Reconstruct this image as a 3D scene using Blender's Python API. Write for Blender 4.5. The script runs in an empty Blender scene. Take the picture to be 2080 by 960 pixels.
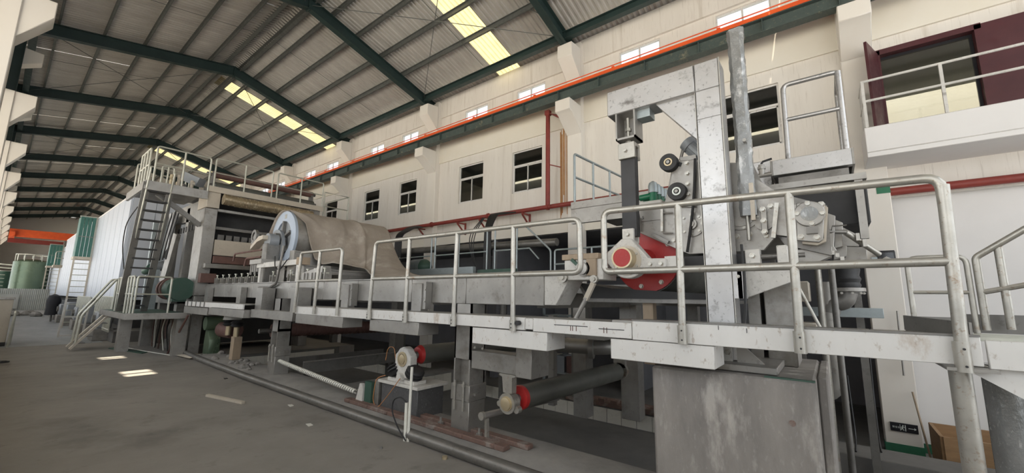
import bpy, bmesh, math, random
from mathutils import Vector, Matrix
random.seed(7)
S = bpy.context.scene
COL = S.collection
# ---------------------------------------------------------------- camera (X runs down the hall, Y across to the right wall, Z up; metres)
EYE = Vector((0, 0, 1.6)); FPX = 814.5
def _axes(yaw, pitch, roll):
    y, p, r = (math.radians(a) for a in (yaw, pitch, roll))
    F = Vector((math.cos(y)*math.cos(p), math.sin(y)*math.cos(p), math.sin(p)))
    R = Vector((-math.sin(y), math.cos(y), 0))
    U = Vector((-math.cos(y)*math.sin(p), -math.sin(y)*math.sin(p), math.cos(p)))
    R, U = R*math.cos(r)+U*math.sin(r), U*math.cos(r)-R*math.sin(r)
    return F, R, U
CF, CR, CU = _axes(51.76, 8.805, .908)
# hall X points left in the picture, so the world handed to Blender is mirrored in Y: world = (x, -y, z)
def W(p): return (p[0], -p[1], p[2])
cd = bpy.data.cameras.new('camera'); cam = bpy.data.objects.new('camera', cd); COL.objects.link(cam)
cd.sensor_width = 36; cd.lens = 36*FPX/2080; cd.clip_start = .05; cd.clip_end = 300
r_, u_, f_ = (Vector(W(v)) for v in (CR, CU, CF))
cam.matrix_world = Matrix(((r_.x, u_.x, -f_.x, EYE.x), (r_.y, u_.y, -f_.y, -EYE.y), (r_.z, u_.z, -f_.z, EYE.z), (0, 0, 0, 1)))
S.camera = cam
# ---------------------------------------------------------------- sky, sun, exposure
wd = bpy.data.worlds.new('sky'); S.world = wd; wd.use_nodes = True
bg = wd.node_tree.nodes['Background']; bg.inputs[0].default_value = (.92, .96, 1, 1); bg.inputs[1].default_value = 2.0
sd = bpy.data.lights.new('sun', 'SUN'); sd.energy = 14; sd.angle = math.radians(.6); sd.color = (1, .9, .72)
sun = bpy.data.objects.new('sun', sd); COL.objects.link(sun)
sun.rotation_euler = Vector(W((.12, .5, -.86))).to_track_quat('-Z', 'Y').to_euler()
vs = S.view_settings; vs.view_transform = 'Standard'; vs.look = 'None'; vs.gamma = 1; vs.use_curve_mapping = False
vs.exposure = 0.2
# ---------------------------------------------------------------- materials
MT = {}
def mat(name, col, rough=.5, metal=0, col2=None, scale=5, amt=.5, stain=None, sscale=1.5, sth=.6, samt=.6, stretch=(1, 1, 1), bump=0, bscale=None, trans=0, alpha=1, spec=None, detail=5):
    m = bpy.data.materials.new(name); m.use_nodes = True; nt = m.node_tree; N = nt.nodes; L = nt.links
    b = N['Principled BSDF']; b.inputs['Roughness'].default_value = rough; b.inputs['Metallic'].default_value = metal
    b.inputs['Base Color'].default_value = (*col, 1)
    if spec is not None: b.inputs['Specular IOR Level'].default_value = spec
    if trans: b.inputs['Transmission Weight'].default_value = trans
    if alpha < 1: b.inputs['Alpha'].default_value = alpha
    tc = N.new('ShaderNodeTexCoord'); mp = N.new('ShaderNodeMapping'); mp.inputs['Scale'].default_value = stretch
    L.new(tc.outputs['Object'], mp.inputs[0])
    def noise(sc, det=5):
        n = N.new('ShaderNodeTexNoise'); n.inputs['Scale'].default_value = sc; n.inputs['Detail'].default_value = det; n.inputs['Roughness'].default_value = .65
        L.new(mp.outputs[0], n.inputs['Vector']); return n
    def ramp(n, a, c):
        r = N.new('ShaderNodeMapRange'); r.inputs[1].default_value = a; r.inputs[2].default_value = c; L.new(n.outputs[0], r.inputs[0]); return r
    def mix(f, a, c):
        x = N.new('ShaderNodeMix'); x.data_type = 'RGBA'; L.new(f, x.inputs[0])
        if isinstance(a, tuple): x.inputs[6].default_value = (*a, 1)
        else: L.new(a, x.inputs[6])
        x.inputs[7].default_value = (*c, 1); return x.outputs[2]
    out = col
    if col2:
        r = ramp(noise(scale, detail), .3, .72); r.inputs[4].default_value = amt*1.6 if amt < .6 else 1
        out = mix(r.outputs[0], out, col2)
        rr = ramp(noise(scale*1.7), .3, .7); rr.inputs[3].default_value = max(.05, rough-.1); rr.inputs[4].default_value = min(1, rough+.12)
        L.new(rr.outputs[0], b.inputs['Roughness'])
    if stain:
        r = ramp(noise(sscale, 8), sth, sth+.12); r.inputs[4].default_value = samt
        out = mix(r.outputs[0], out, stain)
        r = ramp(noise(sscale*7, 6), .585, .66); r.inputs[4].default_value = samt*.55
        out = mix(r.outputs[0], out, tuple(c*.75 for c in stain))
    if not isinstance(out, tuple): L.new(out, b.inputs['Base Color'])
    if bump:
        bn = N.new('ShaderNodeBump'); bn.inputs['Strength'].default_value = bump; bn.inputs['Distance'].default_value = .01
        L.new(noise(bscale or scale*4, 6).outputs[0], bn.inputs['Height']); L.new(bn.outputs[0], b.inputs['Normal'])
    MT[name] = m; return m
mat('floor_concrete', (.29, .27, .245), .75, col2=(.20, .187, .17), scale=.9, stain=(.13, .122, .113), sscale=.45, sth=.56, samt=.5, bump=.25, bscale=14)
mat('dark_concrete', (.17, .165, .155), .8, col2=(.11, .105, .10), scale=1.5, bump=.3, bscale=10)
mat('ledge_concrete', (.30, .285, .265), .8, col2=(.15, .145, .14), scale=2, bump=.35, bscale=12)
mat('wall_paint', (.79, .75, .69), .8, col2=(.72, .675, .61), scale=.6, stain=(.52, .46, .38), sscale=1.3, sth=.565, samt=.5, stretch=(4.5, 4.5, .22), bump=.08, bscale=9)
mat('wall_band', (.81, .77, .69), .8, col2=(.76, .70, .58), scale=.8, bump=.08, bscale=9)
mat('pilaster_paint', (.80, .765, .705), .75, col2=(.76, .70, .62), scale=1.1, stretch=(1, 1, .4), bump=.08, bscale=9)
mat('white_wall', (.80, .78, .76), .8, col2=(.73, .71, .69), scale=.8, bump=.06, bscale=9)
mat('green_paint', (.035, .19, .10), .6, col2=(.02, .11, .06), scale=4)
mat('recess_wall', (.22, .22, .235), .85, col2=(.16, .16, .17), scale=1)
mat('roof_metal', (.58, .56, .52), .5, .15, col2=(.42, .40, .37), scale=1.6, stretch=(2.5, .6, 1), stain=(.58, .56, .53), sscale=2, sth=.62, samt=.4)
mat('purlin_steel', (.17, .18, .17), .55, .4, col2=(.10, .105, .10), scale=8)
mat('frame_green', (.026, .05, .047), .5, col2=(.018, .034, .032), scale=3)
mat('orange_paint', (.85, .13, .025), .5, col2=(.66, .08, .02), scale=3)
mat('girder_green', (.075, .10, .09), .6, col2=(.05, .065, .06), scale=4, stain=(.34, .30, .20), sscale=4, sth=.60, samt=.7)
mat('pipe_red', (.27, .045, .032), .5, col2=(.18, .03, .025), scale=5)
mat('steel', (.39, .375, .35), .42, .6, col2=(.27, .26, .242), scale=2.2, stain=(.17, .15, .125), sscale=2.4, sth=.55, samt=.55, bump=.04)
mat('steel_bright', (.56, .555, .55), .36, .75, col2=(.42, .41, .40), scale=1.7, stain=(.13, .12, .11), sscale=4.5, sth=.585, samt=.8, bump=.05)
mat('steel_dark', (.25, .24, .225), .45, .6, col2=(.15, .145, .135), scale=2.5, stain=(.1, .09, .075), sscale=3, sth=.58, samt=.6)
mat('galvanized', (.50, .485, .44), .38, .65, col2=(.37, .355, .32), scale=9, stain=(.28, .16, .07), sscale=5, sth=.61, samt=.8, bump=.06)
mat('galvanized_far', (.62, .62, .54), .45, .5, col2=(.48, .48, .42), scale=9)
mat('galvanized_blue', (.40, .45, .46), .45, .5, col2=(.32, .36, .37), scale=9)
mat('aluminium_white', (.74, .725, .695), .55, .1, col2=(.63, .615, .585), scale=3, stain=(.34, .22, .12), sscale=3.5, sth=.62, samt=.8, stretch=(1, 1, .5), bump=.06)
mat('white_paint', (.68, .66, .62), .5, 0, col2=(.50, .485, .45), scale=5, stain=(.2, .18, .16), sscale=7, sth=.59, samt=.75, bump=.12)
mat('roller_red', (.50, .03, .028), .4, 0, col2=(.36, .022, .022), scale=3, stain=(.6, .3, .25), sscale=11, sth=.7, samt=.4)
mat('roller_rubber', (.115, .115, .10), .45, 0, col2=(.075, .075, .065), scale=2)
mat('brass', (.60, .50, .33), .4, .6, col2=(.48, .40, .27), scale=6)
mat('belt_black', (.028, .028, .03), .6, col2=(.05, .05, .053), scale=3)
mat('rubber_black', (.018, .018, .02), .55, col2=(.035, .035, .035), scale=6)
mat('cable_black', (.014, .014, .015), .5)
mat('block_concrete', (.32, .295, .27), .85, col2=(.16, .15, .142), scale=1.6, stain=(.52, .49, .45), sscale=2.6, sth=.54, samt=.7, stretch=(2.2, 2.2, .7), bump=.35, bscale=16)
mat('tile_white', (.74, .71, .63), .3, col2=(.64, .61, .54), scale=2)
mat('rusty_plate', (.21, .125, .10), .8, col2=(.12, .085, .07), scale=7, stain=(.30, .275, .25), sscale=5, sth=.52, samt=.7, bump=.4, bscale=20)
mat('hood_panel', (.60, .64, .71), .4, .1, col2=(.52, .56, .63), scale=.5)
mat('shutter_green', (.05, .17, .14), .45, col2=(.035, .12, .10), scale=3)
mat('tank_green', (.09, .14, .09), .3, .3, col2=(.16, .21, .14), scale=.8)
mat('felt', (.40, .345, .29), .9, col2=(.28, .24, .20), scale=2.2, stain=(.55, .50, .44), sscale=1.5, sth=.54, samt=.6, bump=.3, bscale=30)
mat('ring_blue', (.46, .53, .63), .45, .2, col2=(.40, .46, .55), scale=3)
mat('machine_green', (.03, .085, .06), .5, col2=(.06, .10, .075), scale=4)
mat('valve_green', (.01, .17, .08), .35, col2=(.008, .12, .06), scale=5)
mat('motor_grey', (.30, .32, .34), .45, .2, col2=(.24, .255, .27), scale=5)
mat('plastic_wrap', (.30, .305, .30), .16, .35, col2=(.17, .175, .17), scale=7, stain=(.75, .75, .73), sscale=8, sth=.56, samt=.8, stretch=(1, 1, .55), bump=.9, bscale=13)
mat('wrap_gold', (.42, .34, .22), .22, .45, col2=(.22, .17, .11), scale=6, stain=(.85, .75, .55), sscale=6, sth=.6, samt=.8, bump=.9, bscale=14)
mat('wood_crate', (.36, .22, .11), .7, col2=(.25, .15, .075), scale=3, stretch=(1, 1, 6))
mat('door_maroon', (.085, .022, .026), .45, col2=(.06, .016, .02), scale=3)
mat('sign_black', (.012, .012, .016), .4)
mat('sign_white', (.75, .8, .76), .5)
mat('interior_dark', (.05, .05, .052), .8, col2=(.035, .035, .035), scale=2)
mat('cream_panel', (.58, .52, .43), .55, col2=(.48, .43, .36), scale=2, stain=(.3, .26, .2), sscale=2.5, sth=.62, samt=.5)
mat('pvc_white', (.80, .79, .72), .5, col2=(.68, .67, .6), scale=9)
mat('brown_pipe', (.17, .09, .075), .6, col2=(.11, .06, .05), scale=6)
mat('wood_timber', (.40, .31, .22), .75, col2=(.28, .22, .16), scale=4, stretch=(4, 4, .6))
mat('cloth_dark', (.02, .02, .024), .8)
mat('rubble', (.30, .285, .265), .9, col2=(.16, .15, .14), scale=6, bump=.5)
mat('fence_sheet', (.60, .61, .58), .5, .1, col2=(.50, .51, .49), scale=2)
mat('rust_streak', (.42, .19, .06), .85, col2=(.55, .30, .12), scale=5)
mat('wire_orange', (.5, .22, .08), .5)
mat('pedestal_dark', (.10, .10, .102), .55, col2=(.055, .055, .057), scale=20, stain=(.35, .35, .35), sscale=40, sth=.60, samt=.8)
mat('floor_painted', (.33, .345, .355), .5, col2=(.25, .26, .265), scale=.8, stain=(.2, .2, .2), sscale=.7, sth=.55, samt=.5, stretch=(.5, 1.6, 1))
mat('room_ceiling', (.42, .42, .40), .8)
def gl(name='window_glass', t_=(.86, .88, .9, 1), g_=.06):
    m = bpy.data.materials.new(name); m.use_nodes = True; nt = m.node_tree; N = nt.nodes; N.remove(N['Principled BSDF'])
    t = N.new('ShaderNodeBsdfTransparent'); t.inputs[0].default_value = t_; g = N.new('ShaderNodeBsdfGlossy'); g.inputs['Roughness'].default_value = .05
    x = N.new('ShaderNodeMixShader'); x.inputs[0].default_value = g_; nt.links.new(t.outputs[0], x.inputs[1]); nt.links.new(g.outputs[0], x.inputs[2]); nt.links.new(x.outputs[0], N['Material Output'].inputs[0]); MT[name] = m
gl(); gl('window_glass_dim', (.6, .62, .62, 1), .10)
def sk():
    m = bpy.data.materials.new('skylight_fibreglass'); m.use_nodes = True; nt = m.node_tree; N = nt.nodes; N.remove(N['Principled BSDF'])
    t = N.new('ShaderNodeBsdfTranslucent'); d = N.new('ShaderNodeBsdfDiffuse'); d.inputs[0].default_value = (.5, .45, .3, 1)
    tc = N.new('ShaderNodeTexCoord'); n = N.new('ShaderNodeTexNoise'); n.inputs['Scale'].default_value = 3; n.inputs['Detail'].default_value = 6; nt.links.new(tc.outputs['Object'], n.inputs['Vector'])
    x = N.new('ShaderNodeMix'); x.data_type = 'RGBA'; x.inputs[6].default_value = (.46, .41, .24, 1); x.inputs[7].default_value = (.32, .27, .13, 1); nt.links.new(n.outputs[0], x.inputs[0]); nt.links.new(x.outputs[2], t.inputs[0])
    s = N.new('ShaderNodeMixShader'); s.inputs[0].default_value = .3; nt.links.new(t.outputs[0], s.inputs[1]); nt.links.new(d.outputs[0], s.inputs[2]); nt.links.new(s.outputs[0], N['Material Output'].inputs[0]); MT['skylight_fibreglass'] = m
sk()
# ---------------------------------------------------------------- mesh builder (hall coordinates; mirrored on build)
class MB:
    def __init__(s): s.v = []; s.f = []
    def add(s, vs, fs):
        o = len(s.v); s.v += [tuple(p) for p in vs]; s.f += [tuple(i+o for i in f) for f in fs]; return s
    def box(s, x0, x1, y0, y1, z0, z1):
        return s.add([(x0,y0,z0),(x1,y0,z0),(x1,y1,z0),(x0,y1,z0),(x0,y0,z1),(x1,y0,z1),(x1,y1,z1),(x0,y1,z1)],
                     [(0,3,2,1),(4,5,6,7),(0,1,5,4),(1,2,6,5),(2,3,7,6),(3,0,4,7)])
    def frame(s, d):
        d = Vector(d).normalized(); a = Vector((0,0,1)) if abs(d.z) < .9 else Vector((1,0,0))
        u = d.cross(a).normalized(); return u, d.cross(u).normalized(), d
    def lathe(s, p0, d, prof, n=20, cap=True):
        u, w, d = s.frame(d); p0 = Vector(p0); vs = []; fs = []
        for t, r in prof:
            for i in range(n):
                a = 2*math.pi*i/n; vs.append(p0+d*t+u*(r*math.cos(a))+w*(r*math.sin(a)))
        for k in range(len(prof)-1):
            for i in range(n):
                j = (i+1) % n; fs.append((k*n+i, k*n+j, (k+1)*n+j, (k+1)*n+i))
        if cap: fs.append(tuple(range(n))[::-1]); fs.append(tuple(range((len(prof)-1)*n, len(prof)*n)))
        return s.add(vs, fs)
    def cyl(s, p0, p1, r, r2=None, n=14):
        p0 = Vector(p0); p1 = Vector(p1); return s.lathe(p0, p1-p0, [(0, r), ((p1-p0).length, r if r2 is None else r2)], n)
    def ring(s, p0, d, r0, r1, t, n=28):
        return s.lathe(p0, d, [(0, r0), (0, r1), (t, r1), (t, r0), (0, r0)], n, cap=False)
    def tube(s, path, r, n=10, fil=0, closed=False):
        P = [Vector(p) for p in path]
        if fil:
            Q = [P[0]]
            for a, b, c in zip(P, P[1:], P[2:]):
                d0 = (a-b); d1 = (c-b); k = min(fil, d0.length*.49, d1.length*.49); d0.normalize(); d1.normalize()
                q0 = b+d0*k; q1 = b+d1*k
                for i in range(5):
                    t = i/4; Q.append(q0*(1-t)**2+b*2*t*(1-t)+q1*t*t)
            P = Q+[P[-1]]
        vs = []; fs = []; m = len(P); u = None
        for k, p in enumerate(P):
            d = (P[min(k+1, m-1)]-P[max(k-1, 0)])
            if d.length < 1e-6: d = Vector((0,0,1))
            d.normalize()
            if u is None: u, w, _ = s.frame(d)
            else:
                u = (u-d*u.dot(d)); u.normalize(); w = d.cross(u)
            for i in range(n):
                a = 2*math.pi*i/n; vs.append(p+u*(r*math.cos(a))+w*(r*math.sin(a)))
        for k in range(m-1):
            for i in range(n):
                j = (i+1) % n; fs.append((k*n+i, k*n+j, (k+1)*n+j, (k+1)*n+i))
        fs.append(tuple(range(n))[::-1]); fs.append(tuple(range((m-1)*n, m*n)))
        return s.add(vs, fs)
    def bar(s, p0, p1, w, h, up=(0,0,1)):
        p0 = Vector(p0); p1 = Vector(p1); d = (p1-p0).normalized(); up = Vector(up)
        if abs(d.dot(up)) > .99: up = Vector((1,0,0))
        a = d.cross(up).normalized(); b = a.cross(d).normalized(); vs = []
        for p in (p0, p1):
            for i, j in ((-1,-1),(1,-1),(1,1),(-1,1)): vs.append(p+a*(i*w/2)+b*(j*h/2))
        return s.add(vs, [(0,1,2,3),(7,6,5,4),(0,4,5,1),(1,5,6,2),(2,6,7,3),(3,7,4,0)])
    def prism(s, poly, ax, a0, a1):
        def q(p, a): return (p[0], a, p[1]) if ax == 'y' else (a, p[0], p[1]) if ax == 'x' else (p[0], p[1], a)
        n = len(poly); vs = [q(p, a0) for p in poly]+[q(p, a1) for p in poly]
        return s.add(vs, [tuple(range(n)), tuple(range(2*n-1, n-1, -1))]+[(i, i+n, (i+1) % n+n, (i+1) % n) for i in range(n)])
    def ibeam(s, p0, p1, w, h, tw=.012, tf=.016, up=(0,0,1)):
        p0 = Vector(p0); p1 = Vector(p1); d = (p1-p0).normalized(); a = d.cross(Vector(up)).normalized(); b = a.cross(d).normalized()
        s.bar(p0, p1, tw, h-tf, up)
        for k in (-1, 1): s.bar(p0+b*(k*(h/2-tf/2)), p1+b*(k*(h/2-tf/2)), w, tf, up)
        return s
def mesh(mb, name='m', smooth=True, ang=38):
    me = bpy.data.meshes.new(name); me.from_pydata([W(v) for v in mb.v], [], mb.f)
    bm = bmesh.new(); bm.from_mesh(me); bmesh.ops.recalc_face_normals(bm, faces=bm.faces); bm.to_mesh(me); bm.free()
    if smooth: me.shade_smooth(); me.set_sharp_from_angle(angle=math.radians(ang))
    return me
WM = {}
def link(o, parent, wm):
    COL.objects.link(o); WM[o.name] = wm
    if parent is not None:
        o.parent = parent; o.matrix_parent_inverse = WM[parent.name].inverted()
    o.matrix_basis = wm; return o
def part(name, mb, m, parent=None, bev=0, loc=None, rot=None, ang=38):
    me = mb if isinstance(mb, bpy.types.Mesh) else mesh(mb, name, ang=ang)
    if not me.materials: me.materials.append(MT[m])
    o = bpy.data.objects.new(name, me); wm = Matrix.Identity(4)
    if loc is not None: wm = Matrix.Translation(W(loc))
    if rot is not None: wm = wm @ rot
    link(o, parent, wm)
    if bev:
        b = o.modifiers.new('bevel', 'BEVEL'); b.width = bev; b.segments = 1; b.limit_method = 'ANGLE'
    return o
def thing(name, label, cat, loc=(0,0,0), group=None):
    o = bpy.data.objects.new(name, None); o.empty_display_size = .1; link(o, None, Matrix.Translation(W(loc)))
    o['label'] = label; o['category'] = cat
    if group: o['group'] = group
    return o
def tag(o, label, cat, group=None):
    o['label'] = label; o['category'] = cat
    if group: o['group'] = group
    return o
def struct(o, label=None):
    o['kind'] = 'structure'
    if label: o['label'] = label
    return o
def sroot(name, loc=(0,0,0), label=None, cat=None):
    o = bpy.data.objects.new(name, None); o.empty_display_size = .1; link(o, None, Matrix.Translation(W(loc))); o['kind'] = 'structure'
    if label: o['label'] = label
    if cat: o['category'] = cat
    return o
def single(name, mb, m, label, cat, group=None, bev=0): return tag(part(name, mb, m, None, bev), label, cat, group)
def copy_tree(o, off, parent=None, label=None):
    c = o.copy(); COL.objects.link(c)
    if parent is None:
        wm = Matrix.Translation(W(off)) @ WM[o.name]; c.matrix_basis = wm
        if label: c['label'] = label
    else: wm = WM[o.name]; inv = o.matrix_parent_inverse.copy(); c.parent = parent; c.matrix_parent_inverse = inv
    WM[c.name] = wm
    for ch in list(o.children): copy_tree(ch, off, c)
    return c
# hexagon bolt heads share these meshes (axis along -Y, along -X)
def boltmesh(r, h, d): return mesh(MB().lathe((0,0,0), d, [(0, r*1.5), (.004, r*1.5), (.004, r), (h, r)], 6), 'bolt', smooth=False)
BOLT = boltmesh(.017, .022, (0,-1,0)); BOLT.materials.append(MT['galvanized'])
BOLTX = boltmesh(.017, .022, (-1,0,0)); BOLTX.materials.append(MT['galvanized'])
BOLTS = boltmesh(.010, .014, (0,-1,0)); BOLTS.materials.append(MT['galvanized'])
def bolts(pts, parent, me=None, name='bolt'):
    for p in pts: part(name, me or BOLT, None, parent, loc=p)
def circ(cx, cz, r, y, n, a0=0): return [(cx+r*math.cos(a0+2*math.pi*i/n), y, cz+r*math.sin(a0+2*math.pi*i/n)) for i in range(n)]
# ================================================================ THE SETTING
XN, XF = -8.0, 71.0                 # near open end and far end of the hall
YL, YR = -.75, 9.7                  # left wall, right wall faces
fl = MB(); fl.box(XN, XF, -9, 3.82, -.7, 0).box(12.6, XF, 3.82, 7.6, -.7, 0).box(XN, -2.2, 3.82, 7.6, -.7, -.02)
floor = struct(part('floor', fl, 'floor_concrete'), 'dusty grey concrete floor of the aisle beside the machine')
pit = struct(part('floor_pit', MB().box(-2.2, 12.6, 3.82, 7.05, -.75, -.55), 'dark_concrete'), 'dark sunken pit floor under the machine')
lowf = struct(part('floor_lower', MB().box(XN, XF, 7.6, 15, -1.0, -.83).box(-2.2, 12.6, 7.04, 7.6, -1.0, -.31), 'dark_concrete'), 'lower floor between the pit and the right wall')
# tiled faces of the pit: every tile is a piece
tw = sroot('wall_pit', (3, 7, -.5), 'white tiled wall of the pit')
part('backing', MB().box(-2.2, 12.6, 7.02, 7.05, -.56, -.31), 'dark_concrete', tw)
tile = mesh(MB().box(-.130, .130, -.012, 0, -.118, .118), 'tile'); tile.materials.append(MT['tile_white'])
for i in range(45): part('tile', tile, None, tw, loc=(.2+i*.27, 7.02+random.uniform(-.002, .002), -.43))
cw = sroot('wall_pit_cross', (7.2, 5.4, -.5), 'low tiled wall running across the pit')
part('backing', MB().box(7.22, 7.62, 3.82, 7.02, -.56, -.10), 'ledge_concrete', cw)
tilex = mesh(MB().box(-.012, 0, -.125, .125, -.19, .19), 'tile'); tilex.materials.append(MT['tile_white'])
for i in range(12): part('tile', tilex, None, cw, loc=(7.22, 3.98+i*.255, -.34))
tiley = mesh(MB().box(-.012, 0, -.098, .098, -.12, .12), 'tile'); tiley.materials.append(MT['tile_white'])
pw = sroot('wall_pit_end', (12.5, 5.4, -.3), 'tiled end wall of the far pit')
part('backing', MB().box(12.5, 12.6, 3.82, 7.02, -.56, 0), 'dark_concrete', pw)
for i in range(15):
    for k in range(2): part('tile', tiley, None, pw, loc=(12.5, 3.95+i*.2, -.43+k*.245))
part('floor_painted', MB().box(18.6, 46, -.35, 2.35, 0, .004), 'floor_painted', floor)
# ---------------- right wall with window openings
def holed(x0, x1, z0, z1, holes, y0, y1):
    xs = sorted({x0, x1, *[h[0] for h in holes], *[h[1] for h in holes]}); zs = sorted({z0, z1, *[h[2] for h in holes], *[h[3] for h in holes]})
    m = MB()
    for a, b in zip(xs, xs[1:]):
        run = None
        for c, d in zip(zs, zs[1:]):
            hole = any(h[0] <= (a+b)/2 <= h[1] and h[2] <= (c+d)/2 <= h[3] for h in holes)
            if not hole: run = [c, d] if run is None else [run[0], d]
            if hole or d == z1:
                if run: m.box(a, b, y0, y1, run[0], run[1]); run = None
    return m
PIL = [-.76+6.07*k for k in range(-1, 12)]
low_w = [(.5, 1.66), (6.53, 7.68), (8.94, 10.1), (12.48, 13.6), (15.0, 16.15), (18.5, 19.65), (21.0, 22.15), (24.6, 25.75)]
cle_w = []
for k in range(-1, 11):
    a = PIL[1]+6.07*k
    for off in ((1.3, 2.44), (3.65, 4.76)): cle_w.append((a+off[0], a+off[1]))
cle_w = [(.5, 1.6), (2.9, 4.0), (6.42, 7.53), (8.8, 9.9), (12.55, 13.6), (14.9, 15.95)]+[(a, b) for a, b in cle_w if a > 18]
LZ = (4.88, 6.24); CZ = (7.5, 8.3)
holes = [(a, b, *LZ) for a, b in low_w]+[(a, b, *CZ) for a, b in cle_w]+[(-2.3, -1.05, 4.35, 6.25)]
wr = struct(part('wall_right', holed(XN, XF, 3.5, 9.1, holes, YR, YR+.14), 'wall_paint'), 'cream plastered right wall with windows and stains')
part('band_upper', MB().box(XN, XF, YR-.07, YR, 8.36, 9.1), 'wall_paint', wr)
part('band_beam', MB().box(XN, XF, YR-.05, YR, 6.56, 7.32), 'wall_band', wr)
part('band_lower', MB().box(-.5, XF, YR-.06, YR, 3.46, 3.82), 'wall_band', wr)
part('wall_foot', MB().box(XN, -.98, 9.9, 10.05, -.83, 3.6), 'white_wall', wr)
part('wall_foot_band', MB().box(XN, -.98, 9.885, 9.9, -.83, -.68), 'green_paint', wr)
for x in PIL:
    p = part('pilaster', MB().box(x-.23, x+.23, 9.5, YR+.02, -.83, 9.0), 'pilaster_paint', wr, bev=.015)
    part('corbel', MB().prism([(9.5, 6.2), (9.5, 7.0), (8.85, 7.0), (8.85, 6.68), (9.02, 6.62)], 'x', x-.23, x+.23), 'pilaster_paint', p, bev=.012)
    part('corbel', MB().prism([(9.5, 7.85), (9.5, 8.78), (8.98, 8.72), (8.98, 8.32)], 'x', x-.23, x+.23), 'pilaster_paint', p, bev=.012)
    if x < 0:
        part('paint_band', MB().box(x-.235, x+.235, 9.494, 9.7, -.83, -.66), 'green_paint', p)
        part('paint_mark', MB().box(x-.232, x-.05, 9.495, 9.51, 3.55, 3.75), 'green_paint', p)
# the open ground floor under the wall: ceiling slab, back wall and dividing wall
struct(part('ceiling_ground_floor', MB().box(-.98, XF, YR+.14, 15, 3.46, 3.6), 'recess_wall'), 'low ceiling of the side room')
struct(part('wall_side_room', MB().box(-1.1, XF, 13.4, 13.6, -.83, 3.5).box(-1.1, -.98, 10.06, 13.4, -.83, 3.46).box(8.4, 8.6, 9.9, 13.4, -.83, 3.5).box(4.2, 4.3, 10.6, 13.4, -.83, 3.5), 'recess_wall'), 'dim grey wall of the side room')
struct(part('wall_upper_room', MB().box(-3.2, XF, 12.6, 12.7, 3.6, 7.2).box(-.55, -.45, YR+.14, 12.6, 3.6, 6.3).box(-3.3, -3.2, YR+.14, 12.6, 3.6, 6.9).box(-3.2, -.45, YR+.14, 12.6, 3.6, 4.3).box(4.4, 4.5, YR+.14, 12.6, 3.6, 6.3).box(11.4, 11.5, YR+.14, 12.6, 3.6, 6.3), 'wall_band'), 'cream rooms behind the upper windows')
struct(part('ceiling_upper_room', MB().box(-3.2, -.45, YR+.14, 12.25, 6.3, 6.42).box(-.45, XF, YR+.14, 12.5, 6.3, 6.42), 'room_ceiling'), 'grey ceiling of the rooms behind the upper windows')  # stops short of the back wall: added slot lets daylight brighten that wall
# windows
def window(n, x0, x1, z0, z1, kind, open_=False):
    w = sroot('window_%d' % n, ((x0+x1)/2, YR, z0), None)
    w['label'] = ('small bright clerestory window above the orange rail' if kind == 'c' else 'aluminium sliding window with a transom light')
    y = YR+(.05 if kind == 'l' else .02); t = .035; f = MB()
    f.box(x0, x0+t, y, y+.05, z0, z1).box(x1-t, x1, y, y+.05, z0, z1).box(x0+t, x1-t, y, y+.05, z0, z0+t).box(x0+t, x1-t, y, y+.05, z1-t, z1)
    part('window_frame', f, 'aluminium_white', w)
    xm = (x0+x1)/2
    if kind == 'l':
        zt = z0+(z1-z0)*.64
        part('transom', MB().box(x0+t, x1-t, y-.005, y+.05, zt, zt+.05), 'aluminium_white', w)
        part('pane', MB().box(x0+t, x1-t, y+.02, y+.026, zt+.05, z1-t), 'window_glass_dim', w)
        for a, b, yy in ((xm-.02, x1-t, .012), (x0+t, xm+.02, .034)):
            if open_ and b == x1-t and open_ == 2: a, b = x0+t+.02, xm+.04
            sf = MB().box(a, a+.03, y+yy-.01, y+yy+.014, z0+t, zt).box(b-.03, b, y+yy-.01, y+yy+.014, z0+t, zt).box(a, b, y+yy-.01, y+yy+.014, z0+t, z0+t+.03).box(a, b, y+yy-.01, y+yy+.014, zt-.03, zt)
            s = part('sash', sf, 'aluminium_white', w); part('pane', MB().box(a+.03, b-.03, y+yy, y+yy+.004, z0+t+.03, zt-.03), 'window_glass_dim', s)
    else:
        part('mullion', MB().box(xm-.02, xm+.02, y, y+.05, z0+t, z1-t), 'aluminium_white', w)
        for a, b in ((x0+t, xm-.02), (xm+.02, x1-t)): part('pane', MB().box(a, b, y+.02, y+.026, z0+t, z1-t), 'window_glass', w)
n = 0
for i, (a, b) in enumerate(low_w): n += 1; window(n, a, b, *LZ, 'l')
for a, b in cle_w: n += 1; window(n, a, b, *CZ, 'c')
# ---------------- left side: columns with corbels, wall with window openings, unseen canopy added outside to block the sun
lh = []
for k in range(12):
    a = 11.4-6.07*3+6.07*k
    lh += [(a+.35, a+5.7, 1.5, 6.9)]
wl = struct(part('wall_left', holed(XN, XF, 0, 9.42, lh, YL-.25, YL), 'pilaster_paint'), 'left wall of big window openings between columns')
for k, x in enumerate([11.4+6.07*i for i in range(10)]+[5.3]):
    p = part('column', MB().box(x-.3, x+.3, YL, -.38, 0, 7.04), 'pilaster_paint', wl, bev=.015)
    part('corbel', MB().prism([(-.4, 6.1), (-.4, 7.04), (.02, 7.04), (.02, 6.72)], 'x', x-.26, x+.26), 'pilaster_paint', p, bev=.012)
    part('column_steel', MB().ibeam((x, -.52, 7.04), (x, -.52, 9.0), .22, .28, up=(0, 1, 0)), 'frame_green', wl)
    part('corbel_block', MB().prism([(-.6, 7.9), (-.6, 8.55), (-.02, 8.5), (-.02, 8.22)], 'x', x+.2, x+.6), 'pilaster_paint', wl, bev=.012)
def zc(y): return 7.7+(y+1.0)*.344
cn = MB()
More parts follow.
